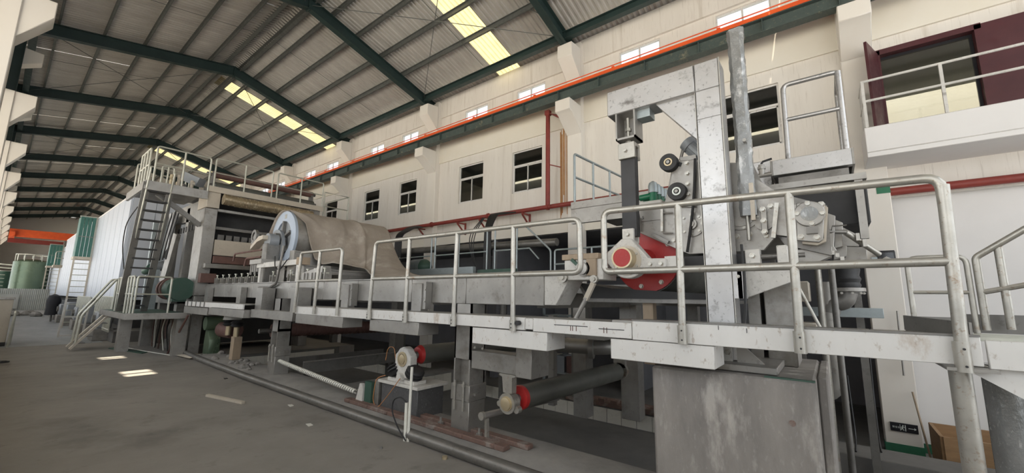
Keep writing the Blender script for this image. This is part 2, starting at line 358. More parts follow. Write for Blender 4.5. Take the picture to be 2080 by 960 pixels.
def cslab(x0, x1, y0, y1): cn.prism([(y0, zc(y0)), (y1, zc(y1)), (y1, zc(y1)+.05), (y0, zc(y0)+.05)], 'x', x0, x1)
GAP = [(9.75, 10.05), (10.15, 10.5), (12.85, 13.0), (13.1, 13.35)]      # slots cut in the added canopy to drop sun patches on the floor
cslab(XN, XF, -4.2, -2.45); cslab(XN, XF, -2.06, -1.0)
e_ = XN
for g0, g1 in GAP: cslab(e_, g0, -2.45, -2.06); e_ = g1
cslab(e_, XF, -2.45, -2.06)
struct(part('added_sun_canopy', cn, 'roof_metal'), 'unseen lean-to canopy added to keep the sun off the left windows')
struct(part('bounce_ground', MB().box(XN-30, XF+10, -60, -9.0, -.3, -.02), 'white_wall'), 'unseen pale ground added outside to bounce sunlight up to the roof')  # added pale slab, out of view, reflects sun onto the roof underside
# ---------------- roof
ZE_L, ZR, ZE_R = 9.03, 9.94, 8.72          # underside of the rafters: left eave, ridge, right eave
YEL, YRI, YER = -.1, 4.6, 9.05
sl_l = (ZR-ZE_L)/(YRI-YEL); sl_r = (ZR-ZE_R)/(YER-YRI)
ceil = sroot('ceiling', (30, 4.6, 10), 'corrugated metal roof on dark green portal frames')
def zl(y): return ZE_L+(y-YEL)*sl_l
def zr(y): return ZR-(y-YRI)*sl_r
RH = .36
for i, x in enumerate([5.35+6.07*k for k in range(-2, 11)]):
    r = MB()
    for (ya, za), (yb, zb) in (((-.6, zl(-.6)), (YRI, ZR)), ((YRI, ZR), (9.55, zr(9.55)))):
        r.prism([(ya, za), (yb, zb), (yb, zb+.016), (ya, za+.016)], 'x', x-.10, x+.10)
        r.prism([(ya, za+RH), (yb, zb+RH), (yb, zb+RH+.016), (ya, za+RH+.016)], 'x', x-.10, x+.10)
        r.prism([(ya, za), (yb, zb), (yb, zb+RH), (ya, za+RH)], 'x', x-.008, x+.008)
    r.box(x-.1, x+.1, YRI-.02, YRI+.02, ZR-.05, ZR+RH+.02)
    for y in (8.95, -.35): r.box(x-.1, x+.1, y-.012, y+.012, (zl(y) if y < 4 else zr(y)), (zl(y) if y < 4 else zr(y))+RH)
    part('rafter', r, 'frame_green', ceil)
PZ = RH+.02
def cpur(y, zf, m='purlin_steel', h=.18, w=.05):
    z = zf(y)+PZ; c = MB()
    c.box(XN, XF, y-.004, y+.004, z, z+h).box(XN, XF, y-w, y, z, z+.006).box(XN, XF, y-w, y, z+h-.006, z+h)
    return part('purlin', c, m, ceil)
for y in (.15, 1.1, 2.05, 3.0, 3.85): cpur(y, zl)
for y in (5.35, 6.2, 7.1, 8.0): cpur(y, zr)
for y, zf in ((4.32, zl), (4.88, zr)): cpur(y, zf, 'purlin_steel', .2, .12)
part('eave_strut', MB().ibeam((XN, 8.98, zr(8.98)+.2), (XF, 8.98, zr(8.98)+.2), .16, .22), 'frame_green', ceil)
part('eave_strut', MB().ibeam((XN, -.3, zl(-.3)+.2), (XF, -.3, zl(-.3)+.2), .16, .22), 'frame_green', ceil)
part('ridge_tray', MB().prism([(4.32, zl(4.32)+PZ+.19), (4.6, ZR+PZ+.22), (4.88, zr(4.88)+PZ+.19), (4.88, zr(4.88)+PZ+.2), (4.6, ZR+PZ+.24), (4.32, zl(4.32)+PZ+.2)], 'x', XN, XF), 'steel_dark', ceil)
# sag rods and cross bracing
rod = MB()
for x in [5.35+6.07*k+3.03 for k in range(-1, 8)]:
    for ya, yb, zf in ((.1, 4.4, zl), (4.8, 8.95, zr)): rod.tube([(x, ya, zf(ya)+PZ+.05), (x, yb, zf(yb)+PZ+.05)], .008, 5)
o = part('sag_rods', rod, 'purlin_steel', ceil)
for k in range(-1, 9):
    a = 5.35+6.07*k; b = a+6.07
    if k % 2 == 0:
        for ya, yb, zf in ((-.2, 4.5, zl), (4.7, 9.0, zr)):
            part('brace_rod', MB().tube([(a, ya, zf(ya)+RH*.6), (b, yb, zf(yb)+RH*.6)], .011, 5), 'purlin_steel', ceil)
            part('brace_rod', MB().tube([(a, yb, zf(yb)+RH*.6), (b, ya, zf(ya)+RH*.6)], .011, 5), 'purlin_steel', ceil)
for k in range(-1, 8):
    a = 5.35+6.07*k
    for y in (6.2, 8.0): part('knee_brace', MB().tube([(a+.05, y, zr(y)+.04), (a+.45, y, zr(y)+PZ+.02)], .012, 5), 'purlin_steel', ceil)
# corrugated sheets, laid with slightly open joints
PIT = .15
def sheetmesh(ya, yb, zf, w):
    m = MB(); n = round(w/PIT); pr = []
    for i in range(n):
        x = i*PIT; pr += [(x, 0), (x+.05, 0), (x+.075, .032), (x+.125, .032)]
    pr.append((n*PIT+.012, 0)); base = PZ+.185
    vs = [(x, ya, zf(ya)+base+h) for x, h in pr]+[(x, yb, zf(yb)+base+h) for x, h in pr]; k = len(pr)
    return mesh(m.add(vs, [(i, i+1, k+i+1, k+i) for i in range(k-1)]), 'roof_sheet', smooth=False)
LEN = {'l': [(-1.0, 2.05), (2.0, 4.6)], 'r': [(4.6, 7.15), (7.1, 9.95)]}
ME = {(s, i): sheetmesh(*LEN[s][i], zl if s == 'l' else zr, .9) for s in 'lr' for i in (0, 1)}
for m in ME.values(): m.materials.append(MT['roof_metal'])
SK = {(s, i): sheetmesh(*LEN[s][i], zl if s == 'l' else zr, .9) for s in 'lr' for i in (0, 1)}
for m in SK.values(): m.materials.append(MT['skylight_fibreglass'])
SKYX = [7.36+12.13*k for k in range(-1, 6)]
far = {'l': [], 'r': []}
x = 7.36-.9*17
idx = 0
while x < XF+.5:
    sky = any(abs(x-s) < .44 for s in SKYX)
    for s in 'lr':
        for i in (0, 1):
            if sky and s == 'r': part('skylight_sheet', SK[(s, i)], None, ceil, loc=(x, 0, 0))
            elif -.6 < x < 42: part('roof_sheet', ME[(s, i)], None, ceil, loc=(x+random.choice((0, 0, 0, .006, -.004, .010)), 0, random.choice((0, 0, .004))))
            else: far[s].append((x, i))
    x += .9
fm = MB()
for s in 'lr':
    for x, i in far[s]:
        ya, yb = LEN[s][i]; zf = zl if s == 'l' else zr; b = PZ+.185
        for q in range(6):
            c = x+q*PIT; pr = [(c, 0), (c+.05, 0), (c+.075, .032), (c+.125, .032), (c+.15, 0)]
            fm.add([(a, ya, zf(ya)+b+h) for a, h in pr]+[(a, yb, zf(yb)+b+h) for a, h in pr], [(j, j+1, 6+j, 5+j) for j in range(4)])
fo = part('roof_sheets_far', fm, 'roof_metal', ceil); fo['kind'] = 'stuff'
# ---------------- far end wall
struct(part('wall_far', MB().box(XF-.1, XF+.2, YL, 13.6, -.83, 10.4), 'white_wall'), 'pale far end wall of the hall')
# ================================================================ CRANE RAIL, PIPES, BALCONY
cg = thing('crane_girder', 'dark green crane girder with an orange rail along the right wall', 'crane girder', (20, 9, 7.05))
part('girder', MB().ibeam((XN, 8.98, 7.16), (XF-.2, 8.98, 7.16), .22, .30), 'girder_green', cg)
part('rail', MB().box(XN, XF-.2, 8.88, 9.0, 7.312, 7.41).box(XN, XF-.2, 8.86, 9.05, 7.311, 7.325), 'orange_paint', cg)
st = mesh(MB().box(-.006, .006, -.095, -.006, -.13, .13), 'stiffener'); st.materials.append(MT['girder_green'])
for i in range(34): part('stiffener', st, None, cg, loc=(-3+i*1.21, 8.98, 7.16))
cl = mesh(MB().box(-.035, .035, -.06, .06, 0, .03).cyl((0, 0, .03), (0, 0, .055), .02, n=6), 'rail_clip'); cl.materials.append(MT['orange_paint'])
for i in range(14): part('rail_clip', cl, None, cg, loc=(-1+i*2.42, 8.93, 7.41))
part('conductor', MB().tube([(XN, 8.85, 7.45), (40, 8.85, 7.45)], .014, 6), 'orange_paint', cg)
fp = thing('fire_pipe', 'dark red pipe on wall brackets with a tall riser below the windows', 'pipe', (9, 9.3, 4.17))
part('pipe', MB().tube([(5.9, 9.3, 4.17), (40, 9.3, 4.17)], .065, 12), 'pipe_red', fp)
part('pipe', MB().tube([(-.4, 9.3, 4.17), (5.95, 9.3, 4.17)], .065, 12), 'pipe_red', fp)
part('riser', MB().tube([(6.06, 9.3, 4.2), (6.06, 9.3, 6.98), (5.62, 9.36, 6.75)], .065, 12), 'pipe_red', fp)
part('elbow', MB().box(5.98, 6.14, 9.22, 9.38, 6.90, 7.06), 'pipe_red', fp, bev=.02)
for x in (6.06, 8.3, 11.0): part('flange', MB().cyl((x-.03, 9.3, 4.17), (x+.03, 9.3, 4.17), .09), 'pipe_red', fp)
for x in (6.9, 8.6, 9.6, 11.6, 14.0):
    part('bracket', MB().bar((x, 9.6, 3.72), (x, 9.6, 4.12), .05, .05).bar((x, 9.6, 4.08), (x, 9.2, 4.08), .05, .04).bar((x, 9.58, 3.76), (x, 9.22, 4.06), .04, .04), 'pipe_red', fp)
part('clamp_rod', MB().tube([(6.0, 9.3, 5.4), (5.7, 9.42, 5.3)], .015, 6), 'pipe_red', fp)
rs = thing('rust_stain_drip', 'brown rust streaks running down the wall beside the red riser', 'stain', (5.75, 9.69, 5))
for i in range(7):
    a = 5.66+i*.035+random.uniform(-.01, .01)
    part('streak', MB().box(a, a+random.uniform(.012, .03), 9.685 if i > 3 else 9.688, 9.70, random.uniform(3.5, 4.6), 6.7-random.random()*.3), 'rust_streak', rs)
rp = single('fire_main_pipe', MB().tube([(-.98, 9.6, 3.58), (-7, 9.6, 3.58)], .07, 12), 'pipe_red', 'thick dark red pipe under the concrete balcony', 'pipe')
bal = thing('balcony', 'white concrete balcony slab with a rusty two-bar railing at right', 'balcony', (-3, 9, 4.1))
part('slab', MB().box(XN, -.69, 8.75, 9.92, 4.03, 4.12).box(XN, -.69, 8.75, 8.87, 4.12, 4.56).box(-.77, -.69, 8.87, 9.6, 4.1, 4.56).box(XN, -.77, 8.87, 9.9, 4.12, 4.38), 'white_wall', bal, bev=.01)
for z in (5.05, 5.41): part('rail_bar', MB().tube([(-.74, 8.82, z), (-6, 8.82, z)], .022, 8), 'white_paint', bal)
for z in (5.05, 5.41): part('rail_bar', MB().tube([(-.74, 8.82, z), (-.74, 9.68, z)], .022, 8), 'white_paint', bal)
for p in ((-.74, 8.82), (-1.68, 8.82), (-2.7, 8.82), (-3.8, 8.82)): part('post', MB().bar((p[0], p[1], 4.5), (p[0], p[1], 5.42), .04, .04), 'white_paint', bal)
for i in range(7): part('baluster', MB().bar((-.74, 8.92+i*.11, 4.5), (-.74, 8.92+i*.11, 5.41), .018, .018), 'white_paint', bal)
dr = sroot('door_1', (-1.7, 9.7, 4.38), 'maroon framed doorway on the balcony with its leaf swung open')
part('door_frame', MB().box(-1.10, -1.02, 9.6, 9.84, 4.38, 6.28).box(-2.36, -2.28, 9.6, 9.84, 4.38, 6.28).box(-2.36, -1.02, 9.6, 9.84, 6.2, 6.3), 'door_maroon', dr)
part('door_leaf', MB().bar((-1.06, 9.62, 5.3), (-.86, 9.0, 5.3), .04, 1.86), 'door_maroon', dr)
part('door_leaf', MB().box(-3.9, -2.36, 9.6, 9.66, 4.38, 6.28), 'door_maroon', dr)
part('glazing_bar', MB().box(-2.28, -2.24, 9.74, 9.78, 4.4, 6.2).box(-2.24, -1.1, 9.74, 9.78, 6.15, 6.2), 'sign_black', dr)
part('pane', MB().box(-2.28, -1.1, 9.75, 9.756, 4.4, 6.2), 'window_glass_dim', dr)
es = thing('exit_sign', 'small black emergency exit sign low on the white pilaster', 'sign', (-.78, 9.49, -.4))
part('plate', MB().box(-.945, -.615, 9.475, 9.5, -.46, -.325), 'sign_black', es)
def tx(body, x, z, y, size, m, parent, name='lettering'):
    c = bpy.data.curves.new(name, 'FONT'); c.body = body; c.size = size; c.extrude = .001
    o = bpy.data.objects.new('tmp', c); COL.objects.link(o); dg = bpy.context.evaluated_depsgraph_get(); me = bpy.data.meshes.new_from_object(o.evaluated_get(dg)); bpy.data.objects.remove(o)
    # stand the text upright facing -Y in hall terms (towards the aisle); text runs towards -X
    R = Matrix(((-1, 0, 0, 0), (0, 0, 1, 0), (0, 1, 0, 0), (0, 0, 0, 1)))
    me.materials.clear(); me.materials.append(MT[m]); return part(name, me, m, parent, loc=(x, y, z), rot=R)
tx('安全出口', -.635, -.405, 9.474, .034, 'sign_white', es)
part('pictogram', MB().box(-.80, -.79, 9.472, 9.476, -.44, -.345).box(-.735, -.73, 9.472, 9.476, -.44, -.345).cyl((-.768, 9.476, -.358), (-.768, 9.472, -.358), .009, n=10).bar((-.764, 9.474, -.37), (-.757, 9.474, -.40), .004, .014, (1,0,0)).bar((-.757, 9.474, -.40), (-.775, 9.474, -.435), .004, .009, (1,0,0)).bar((-.757, 9.474, -.40), (-.742, 9.474, -.425), .004, .009, (1,0,0)).bar((-.764, 9.474, -.375), (-.785, 9.474, -.388), .004, .008, (1,0,0)).bar((-.764, 9.474, -.375), (-.745, 9.474, -.385), .004, .008, (1,0,0)), 'sign_white', es)
part('arrow', MB().box(-.90, -.83, 9.472, 9.476, -.396, -.388).prism([(-.90, -.372), (-.90, -.412), (-.925, -.392)], 'y', 9.472, 9.476), 'sign_white', es)
# ================================================================ FRONT WALKWAY AND RAILINGS
YW = 3.1
wk = thing('walkway', 'long narrow machine walkway of whitish boards with a thin edge', 'walkway', (3, 3.3, 1.3))
def board(x0, x1, z0=1.31, z1=1.425, m='aluminium_white', y=YW): return part('fascia_board', MB().box(x0, x1, y, y+.03, z0, z1), m, wk, bev=.003)
board(-.58, 1.235, 1.30, 1.445); board(1.24, 2.18, 1.305, 1.425); board(2.183, 2.27, 1.32, 1.42); board(2.275, 3.3); board(3.303, 4.85); board(4.853, 7.0, 1.30, 1.415, y=YW+.002)
for i in range(19):
    a = -.58+i*.4
    part('deck_plank', MB().box(a, a+.394, YW+.03, 3.52, 1.40, 1.425+(.018 if a < 1.2 else 0)), 'steel', wk)
for x0, x1, z0, z1 in ((.66, 1.42, 1.14, 1.295), (2.03, 2.95, 1.14, 1.30), (3.82, 4.82, 1.155, 1.305), (5.5, 6.96, 1.15, 1.30)):
    part('under_beam', MB().box(x0, x1, YW+.005, 3.42, z0, z1), 'aluminium_white' if x0 < 3 else 'steel', wk, bev=.004)
for x in (4.28, 6.05): part('hanger', MB().box(x-.1, x+.1, 3.42, 3.54, 1.30, 1.78), 'steel', wk, bev=.004); part('hanger_flange', MB().box(x-.16, x-.1, 3.44, 3.545, 1.45, 1.80), 'steel', wk); 
for x, z in ((4.13, 1.55), (4.13, 1.7), (5.9, 1.55), (5.9, 1.7)): part('bolt', BOLTS, None, wk, loc=(x, 3.44, z))
part('latch', MB().cyl((2.33, 3.09, 1.375), (2.33, 3.05, 1.375), .022), 'rubber_black', wk)
part('edge_strip', MB().box(-.58, 1.235, YW-.006, YW+.03, 1.445, 1.455), 'steel_dark', wk)
part('end_plate', MB().box(-.90, -.60, YW+.01, YW+.04, 1.29, 1.43), 'aluminium_white', wk, bev=.003)
R0 = .0255
def sleeve(x, z0, z1, parent, y=YW-.034):
    s = part('base_sleeve', MB().cyl((x, y, z0), (x, y, z1), .033, n=16), 'galvanized', parent)
    for z in (z0+.03, z1-.035): part('rivet', MB().cyl((x-.004, y-.03, z), (x-.004, y-.037, z), .006, n=8), 'rubber_black', s)
YP = YW-.034
# nearest railing
r1 = thing('guard_railing', 'nearest galvanized tube railing with a rounded left end', 'railing', (.4, YP, 1.3))
part('top_rail', MB().tube([(1.44, YP, 1.86), (1.44, YP, 2.335), (-.52, YP, 2.285), (-.52, YP, 2.0)], R0, 12, fil=.07), 'galvanized', r1)
part('mid_rail', MB().tube([(1.44, YP, 1.93), (1.44, YP, 1.83), (-.53, YP, 1.83)], R0, 12, fil=.07), 'galvanized', r1)
for x, dz in ((.84, 2.325), (.155, 2.305)):
    p = part('post', MB().cyl((x+.012, YP, 1.32), (x, YP, dz), R0, n=14), 'galvanized', r1); sleeve(x+.012, 1.30, 1.43, p)
p = part('post', MB().cyl((-.505, YP, 1.28), (-.525, YP, 2.24), R0*1.08, n=14), 'galvanized', r1); sleeve(-.504, 1.27, 1.42, p)
r2 = thing('guard_railing', 'galvanized tube railing with five posts left of the red roll', 'railing', (3.2, YP, 1.3))
part('top_rail', MB().tube([(4.79, YP, 1.4), (4.74, YP, 2.32), (1.67, YP, 2.30), (1.66, YP, 1.83), (4.75, YP, 1.83)], R0*.96, 12, fil=.07), 'galvanized', r2)
for x, b in ((2.40, 2.39), (3.185, 3.2), (4.02, 4.03), (4.78, 4.79)):
    p = part('post', MB().cyl((b, YP, 1.31), (x, YP, 2.31 if x < 4.5 else 1.6), R0*.96, n=14), 'galvanized', r2); sleeve(b, 1.30, 1.40, p)
r3 = thing('guard_railing', 'short galvanized railing with three posts in front of the draped roll', 'railing', (6.2, YP, 1.3))
part('top_rail', MB().tube([(6.95, YP, 1.32), (6.88, YP, 2.30), (5.58, YP, 2.29), (5.60, YP, 1.32)], R0*.96, 12, fil=.06), 'galvanized', r3)
part('mid_rail', MB().tube([(6.92, YP, 1.83), (5.58, YP, 1.83)], R0*.9, 10), 'galvanized', r3)
part('post', MB().cyl((6.29, YP, 1.32), (6.24, YP, 2.3), R0*.96, n=14), 'galvanized', r3)
# walkway end and support columns at the right edge
ep = thing('end_platform', 'platform at the right edge with grating and raised kick plates', 'platform', (-1.2, 3.5, 1.4))
part('side_channel', MB().box(-3.5, -.91, 3.12, 3.16, 1.29, 1.43), 'aluminium_white', ep, bev=.003)
for i in range(7): part('grating_bar', MB().box(-3.5, -.55, 3.2+i*.07, 3.215+i*.07, 1.42, 1.44), 'galvanized_far', ep)
part('kick_plate', MB().box(-.62, -.36, 3.58, 3.6, 1.44, 1.53).box(-3.5, -.62, 3.70, 3.72, 1.44, 1.55), 'steel_dark', ep)
part('kick_plate', MB().bar((-.36, 3.58, 1.49), (-.56, 3.14, 1.47), .012, .09), 'steel_dark', ep)
part('gusset', MB().prism([(-.5, 1.29), (-1.0, 1.29), (-.83, 1.09), (-.80, 1.09)], 'y', 3.16, 3.19), 'aluminium_white', ep)
part('cap_plate', MB().box(-.62, -.44, 3.05, 3.4, 1.275, 1.29), 'steel', ep)
for x, y, r in ((-.515, 3.25, .045), (-.70, 3.45, .075), (-1.0, 3.45, .05)):
    part('column', MB().cyl((x, y, -.02), (x, y, 1.285), r, n=20), 'galvanized' if r < .06 else 'plastic_wrap', ep)
for nm, lab, pts in (('guard_railing', 'thin tube railing loop standing behind the rightmost post', [(-.41, 3.62, 1.44), (-.41, 3.62, 1.90), (-.67, 3.62, 1.90), (-.67, 3.62, 1.44)]),):
    q = thing(nm, lab, 'railing', (-.54, 3.62, 1.44)); part('top_rail', MB().tube(pts, .014, 10, fil=.05), 'galvanized', q); part('mid_rail', MB().tube([(-.41, 3.62, 1.68), (-.67, 3.62, 1.68)], .011, 8), 'galvanized', q)
q = thing('guard_railing', 'galvanized stair railing at the right edge rising out of view', 'railing', (-.9, 3.7, 1.5))
part('top_rail', MB().tube([(-.71, 3.62, 1.46), (-.71, 3.62, 1.89), (-.92, 3.55, 2.05), (-.97, 3.5, 1.5)], .018, 10, fil=.02), 'galvanized', q)
part('mid_rail', MB().tube([(-.71, 3.62, 1.68), (-1.1, 3.5, 1.78)], .015, 8), 'galvanized', q)
part('post', MB().cyl((-.80, 3.6, 1.47), (-.80, 3.6, 1.95), .018), 'galvanized', q)
# ================================================================ WIRE TABLE BEAM, POSTS
mb_ = thing('wire_table_beam', 'long grey stainless box beam of the machine table behind the railings', 'machine beam', (8, 3.65, 1.7))
for x0, x1 in ((2.36, 3.5), (3.503, 4.55), (4.553, 5.9), (5.903, 7.0), (7.003, 8.4), (8.403, 10.2), (10.203, 12.0), (12.003, 14.2)):
    part('beam_section', MB().box(x0, x1, 3.55, 3.85, 1.53, 1.85), 'steel', mb_, bev=.006)
part('end_nose', MB().prism([(2.36, 1.54), (2.36, 1.86), (2.06, 1.86), (2.06, 1.80), (2.22, 1.54)], 'y', 3.56, 3.86), 'white_paint', mb_, bev=.004)
part('top_flange', MB().box(2.2, 14.2, 3.53, 3.87, 1.85, 1.865), 'steel', mb_)
fb = thing('wire_table_beam', 'far side steel beam of the machine table seen below', 'machine beam', (8, 6.3, 1.7))
part('beam_section', MB().box(1.2, 14.2, 6.2, 6.45, 1.53, 1.85), 'steel_dark', fb)
for x in (3.4, 8.6): part('leg', MB().box(x-.12, x+.12, 6.2, 6.45, -.31 if x < 7 else -.31, 1.53), 'steel', fb)
for i, x in enumerate((2.5, 4.3, 6.2, 8.0)):
    b = single('cross_tube', MB().box(x, x+.16, 3.86, 6.19, 1.50, 1.68), 'steel_dark', ['first', 'second', 'third', 'fourth'][i]+' dark cross tube between the table beams counting from the red roll', 'beam')
def hpost(x0, x1, lab, jack):
    t = thing('table_post', lab, 'post', ((x0+x1)/2, 3.57, .1)); y0, y1 = 3.45, 3.70
    part('flange', MB().box(x0, x1, y0, y0+.02, .95, 1.53).box(x0, x1, y1-.02, y1, .62, 1.53), 'steel', t)
    part('side_plate', MB().box(x1-.02, x1, y0, y1, .6, 1.53).box(x0, x0+.02, y0, y1, .6, 1.53).box(x0, x1, y0, y1, .90, .95), 'steel', t)
    part('inner_web', MB().box(x0+.02, x1-.02, y0+.10, y0+.12, .6, .92), 'steel', t)
    part('clamp_box', MB().box(x0-.02, x1+.02, y0-.02, y1+.02, .44, .62), 'steel', t, bev=.006)
    part('foot_box', MB().box(x0-.01, x1+.01, y0-.01, y1+.01, .05, .44), 'steel', t, bev=.006)
    for x in (x0+.06, x1-.06):
        part('stud', MB().cyl((x, y0-.035, .34), (x, y0-.035, .66), .012, n=8).cyl((x, y0-.035, .60), (x, y0-.035, .635), .022, n=6), 'galvanized', t)
    part('lug', MB().box(x0-.05, x0-.02, y0+.05, y0+.13, .50, .53), 'steel', t)
    return t
hpost(3.30, 3.56, 'nearest grey steel post of the machine table with bolted clamp box', 1)
hpost(8.42, 8.70, 'steel table post standing under the rope-wrapped pipe end, left of the pit', 1)
br = thing('roll_bracket', 'stepped grey steel bracket carrying the hanging roll bearing', 'bracket', (2.8, 3.5, .8))
part('arm', MB().box(2.60, 3.29, 3.46, 3.66, .81, 1.01), 'steel', br, bev=.005)
part('upright', MB().box(2.42, 2.62, 3.42, 3.74, .80, 1.14), 'steel', br, bev=.005)
bolts([(3.24, 3.46, 1.04), (3.12, 3.46, 1.04)], br, BOLTS)
hr = thing('return_roll', 'dark grey roll with a red end ring hanging under the walkway', 'roller', (2.7, 3.5, .5))
part('hanger', MB().prism([(2.64, .81), (2.86, .81), (2.86, .79), (2.82, .78), (2.80, .62), (2.68, .62), (2.68, .78), (2.64, .79)], 'y', 3.44, 3.52), 'galvanized', hr, bev=.004)
part('bearing_housing', MB().cyl((2.74, 3.43, .52), (2.74, 3.53, .52), .105, n=24).cyl((2.86, 3.45, .50), (2.86, 3.51, .50), .03).cyl((2.63, 3.45, .47), (2.63, 3.51, .47), .035), 'galvanized', hr)
part('bearing_cap', MB().lathe((2.74, 3.43, .52), (0, -1, 0), [(0, .075), (.012, .075), (.012, .062), (.025, .062), (.03, .04)], 22), 'brass', hr)
part('end_ring', MB().lathe((2.72, 3.60, .55), (0, 1, 0), [(0, .12), (.02, .128), (.05, .128)], 26), 'roller_red', hr)
part('journal', MB().cyl((2.74, 3.5, .53), (2.72, 3.62, .55), .045), 'steel_dark', hr)
part('shell', MB().cyl((2.72, 3.65, .55), (2.60, 5.85, .55), .125, n=26), 'roller_rubber', hr)
part('far_journal', MB().cyl((2.60, 5.85, .55), (2.59, 6.05, .55), .05), 'steel_dark', hr)
part('far_housing', MB().cyl((2.59, 5.95, .55), (2.59, 6.02, .55), .12, n=20).box(2.50, 2.68, 5.95, 6.02, .6, 1.0), 'galvanized', hr)
sp = thing('stub_pipe', 'short capped drain pipe on a thin post by the pit edge', 'pipe', (3.0, 3.4, .1))
part('pipe', MB().tube([(3.02, 3.38, .36), (2.84, 4.6, .36)], .035, 12), 'steel', sp); part('cap', MB().cyl((3.024, 3.35, .36), (3.02, 3.39, .36), .042), 'galvanized', sp)
part('post', MB().bar((2.99, 3.42, .10), (3.0, 3.42, .33), .04, .03), 'galvanized', sp); part('foot_plate', MB().box(2.93, 3.06, 3.37, 3.47, .10, .112), 'steel', sp)
# rusty rails on the pit edge, floor pipe, ledge
lg = struct(part('trim_1', MB().prism([(3.2, 0), (3.2, .06), (3.26, .10), (3.82, .10), (3.82, 0)], 'x', -2.2, 12.6), 'ledge_concrete'), 'raised concrete ledge along the pit edge')
gp = single('floor_pipe', MB().tube([(14.0, 3.3, .062), (11.5, 3.2, .062), (8.9, 3.14, .062), (5, 3.12, .062), (1.5, 3.10, .062), (-1.5, 3.08, .062)], .062, 14), 'steel_dark', 'dusty grey pipe lying along the floor beside the pit ledge', 'pipe')
rt = thing('sole_plate', 'pair of rusty sole plates bolted along the pit ledge', 'sole plate', (4, 3.45, .1))
part('rail', MB().box(2.66, 5.62, 3.29, 3.40, .10, .15), 'rusty_plate', rt, bev=.008)
part('rail', MB().box(2.50, 5.62, 3.48, 3.58, .10, .15), 'rusty_plate', rt, bev=.008)
for i in range(7): part('spacer_block', MB().box(2.78+i*.45, 2.9+i*.45, 3.275, 3.34, .105, .155), 'rusty_plate', rt, bev=.01)
for x in (3.13, 3.75): part('anchor_nut', MB().cyl((x, 3.45, .10), (x, 3.45, .15), .035, n=6).cyl((x, 3.45, .15), (x, 3.45, .2), .014, n=8), 'steel', rt)
# pedestal with bearing and roll
pd = thing('roll_pedestal', 'dark speckled concrete pedestal with a white sole plate', 'pedestal', (4.55, 3.55, .1))
part('block', MB().box(4.16, 4.92, 3.42, 3.86, .05, .45), 'pedestal_dark', pd, bev=.01)
part('sole_plate', MB().box(4.12, 4.96, 3.38, 3.9, .45, .49), 'white_paint', pd, bev=.004)
part('slide_base', MB().box(4.24, 4.80, 3.42, 3.62, .49, .535), 'white_paint', pd, bev=.004)
gr_ = thing('guide_roll', 'grey guide roll with red end in a white bearing between two rubber bellows', 'roller', (4.5, 3.5, .54))
part('bearing_housing', MB().prism([(4.60, .55), (4.66, .68), (4.66, .84), (4.61, .88), (4.58, .92), (4.50, .95), (4.42, .92), (4.39, .88), (4.34, .84), (4.34, .68), (4.40, .55)], 'y', 3.42, 3.54), 'white_paint', gr_, bev=.012)
part('bearing_cap', MB().ring((4.50, 3.42, .79), (0, -1, 0), .07, .095, .012).lathe((4.50, 3.425, .79), (0, -1, 0), [(0, .068), (.02, .06), (.025, .03)], 20), 'brass', gr_)
part('pivot_lug', MB().cyl((4.5, 3.37, .575), (4.5, 3.46, .575), .045, n=16).box(4.44, 4.56, 3.38, 3.5, .535, .57), 'white_paint', gr_)
for x, lx in ((4.68, .36), (4.32, -.36)):
    prof = [(0, .08), (.015, .11), (.03, .12), (.045, .09), (.06, .12), (.075, .12), (.09, .09), (.105, .12), (.12, .11), (.135, .08)]
    part('bellows', MB().lathe((x-lx*.06, 3.48, .575), (lx*1.0, 0, .62), prof, 22), 'rubber_black', gr_)
part('end_disc', MB().lathe((4.46, 3.62, .83), (0, 1, 0), [(0, .06), (.01, .10), (.06, .125)], 24), 'roller_red', gr_)
part('journal', MB().cyl((4.5, 3.5, .80), (4.46, 3.64, .83), .05), 'steel_dark', gr_)
part('shell', MB().cyl((4.46, 3.68, .83), (4.36, 5.9, .83), .125, n=26), 'roller_rubber', gr_)
for nm, pts in (('wire_loop', [(4.82, 3.40, .55), (4.98, 3.36, .50), (5.02, 3.36, .2), (4.95, 3.38, .1)]), ('wire_loop', [(4.45, 3.36, .56), (4.62, 3.34, .36), (4.85, 3.33, .14), (4.98, 3.35, .12)]), ('wire_loop', [(4.68, 3.45, .75), (4.80, 3.5, .92), (4.95, 3.5, .90), (4.98, 3.5, .72)])):
    part('wire', MB().tube(pts, .005, 6, fil=.15), 'wire_orange', gr_)
pv = thing('cable_conduit', 'two white plastic conduit sticks with a black cable at the ledge', 'conduit', (3.85, 3.08, 0))
part('stick', MB().tube([(3.86, 3.07, .0), (3.88, 3.09, .80)], .016, 8), 'pvc_white', pv); part('stick', MB().tube([(3.90, 3.06, .0), (3.93, 3.08, .40)], .02, 8), 'pvc_white', pv)
part('cable', MB().tube([(3.93, 3.08, .40), (4.0, 3.05, .46), (4.12, 3.03, .42), (4.12, 3.02, .28), (3.98, 3.02, .12), (3.85, 3.03, .02)], .008, 8, fil=.08), 'cable_black', pv)
ja = thing('hose_anchor', 'small white angled lug with a dark blue plate at the ribbed hose end', 'anchor', (5.2, 3.4, .1))
part('lug', MB().prism([(5.45, .12), (5.28, .12), (5.27, .30), (5.30, .38), (5.36, .38)], 'y', 3.36, 3.40), 'white_paint', ja)
part('plate', MB().box(5.10, 5.26, 3.38, 3.44, .12, .42), 'machine_green', ja); part('angle_post', MB().box(4.98, 5.08, 3.42, 3.52, .1, .46), 'steel', ja)
hs = single('ribbed_hose', MB().tube([(8.38, 3.52, .34), (7.4, 3.5, .30), (6.5, 3.46, .25), (5.42, 3.38, .22)], .028, 10), 'steel_dark', 'pale ribbed hose hanging from the left post to the small lug', 'hose')
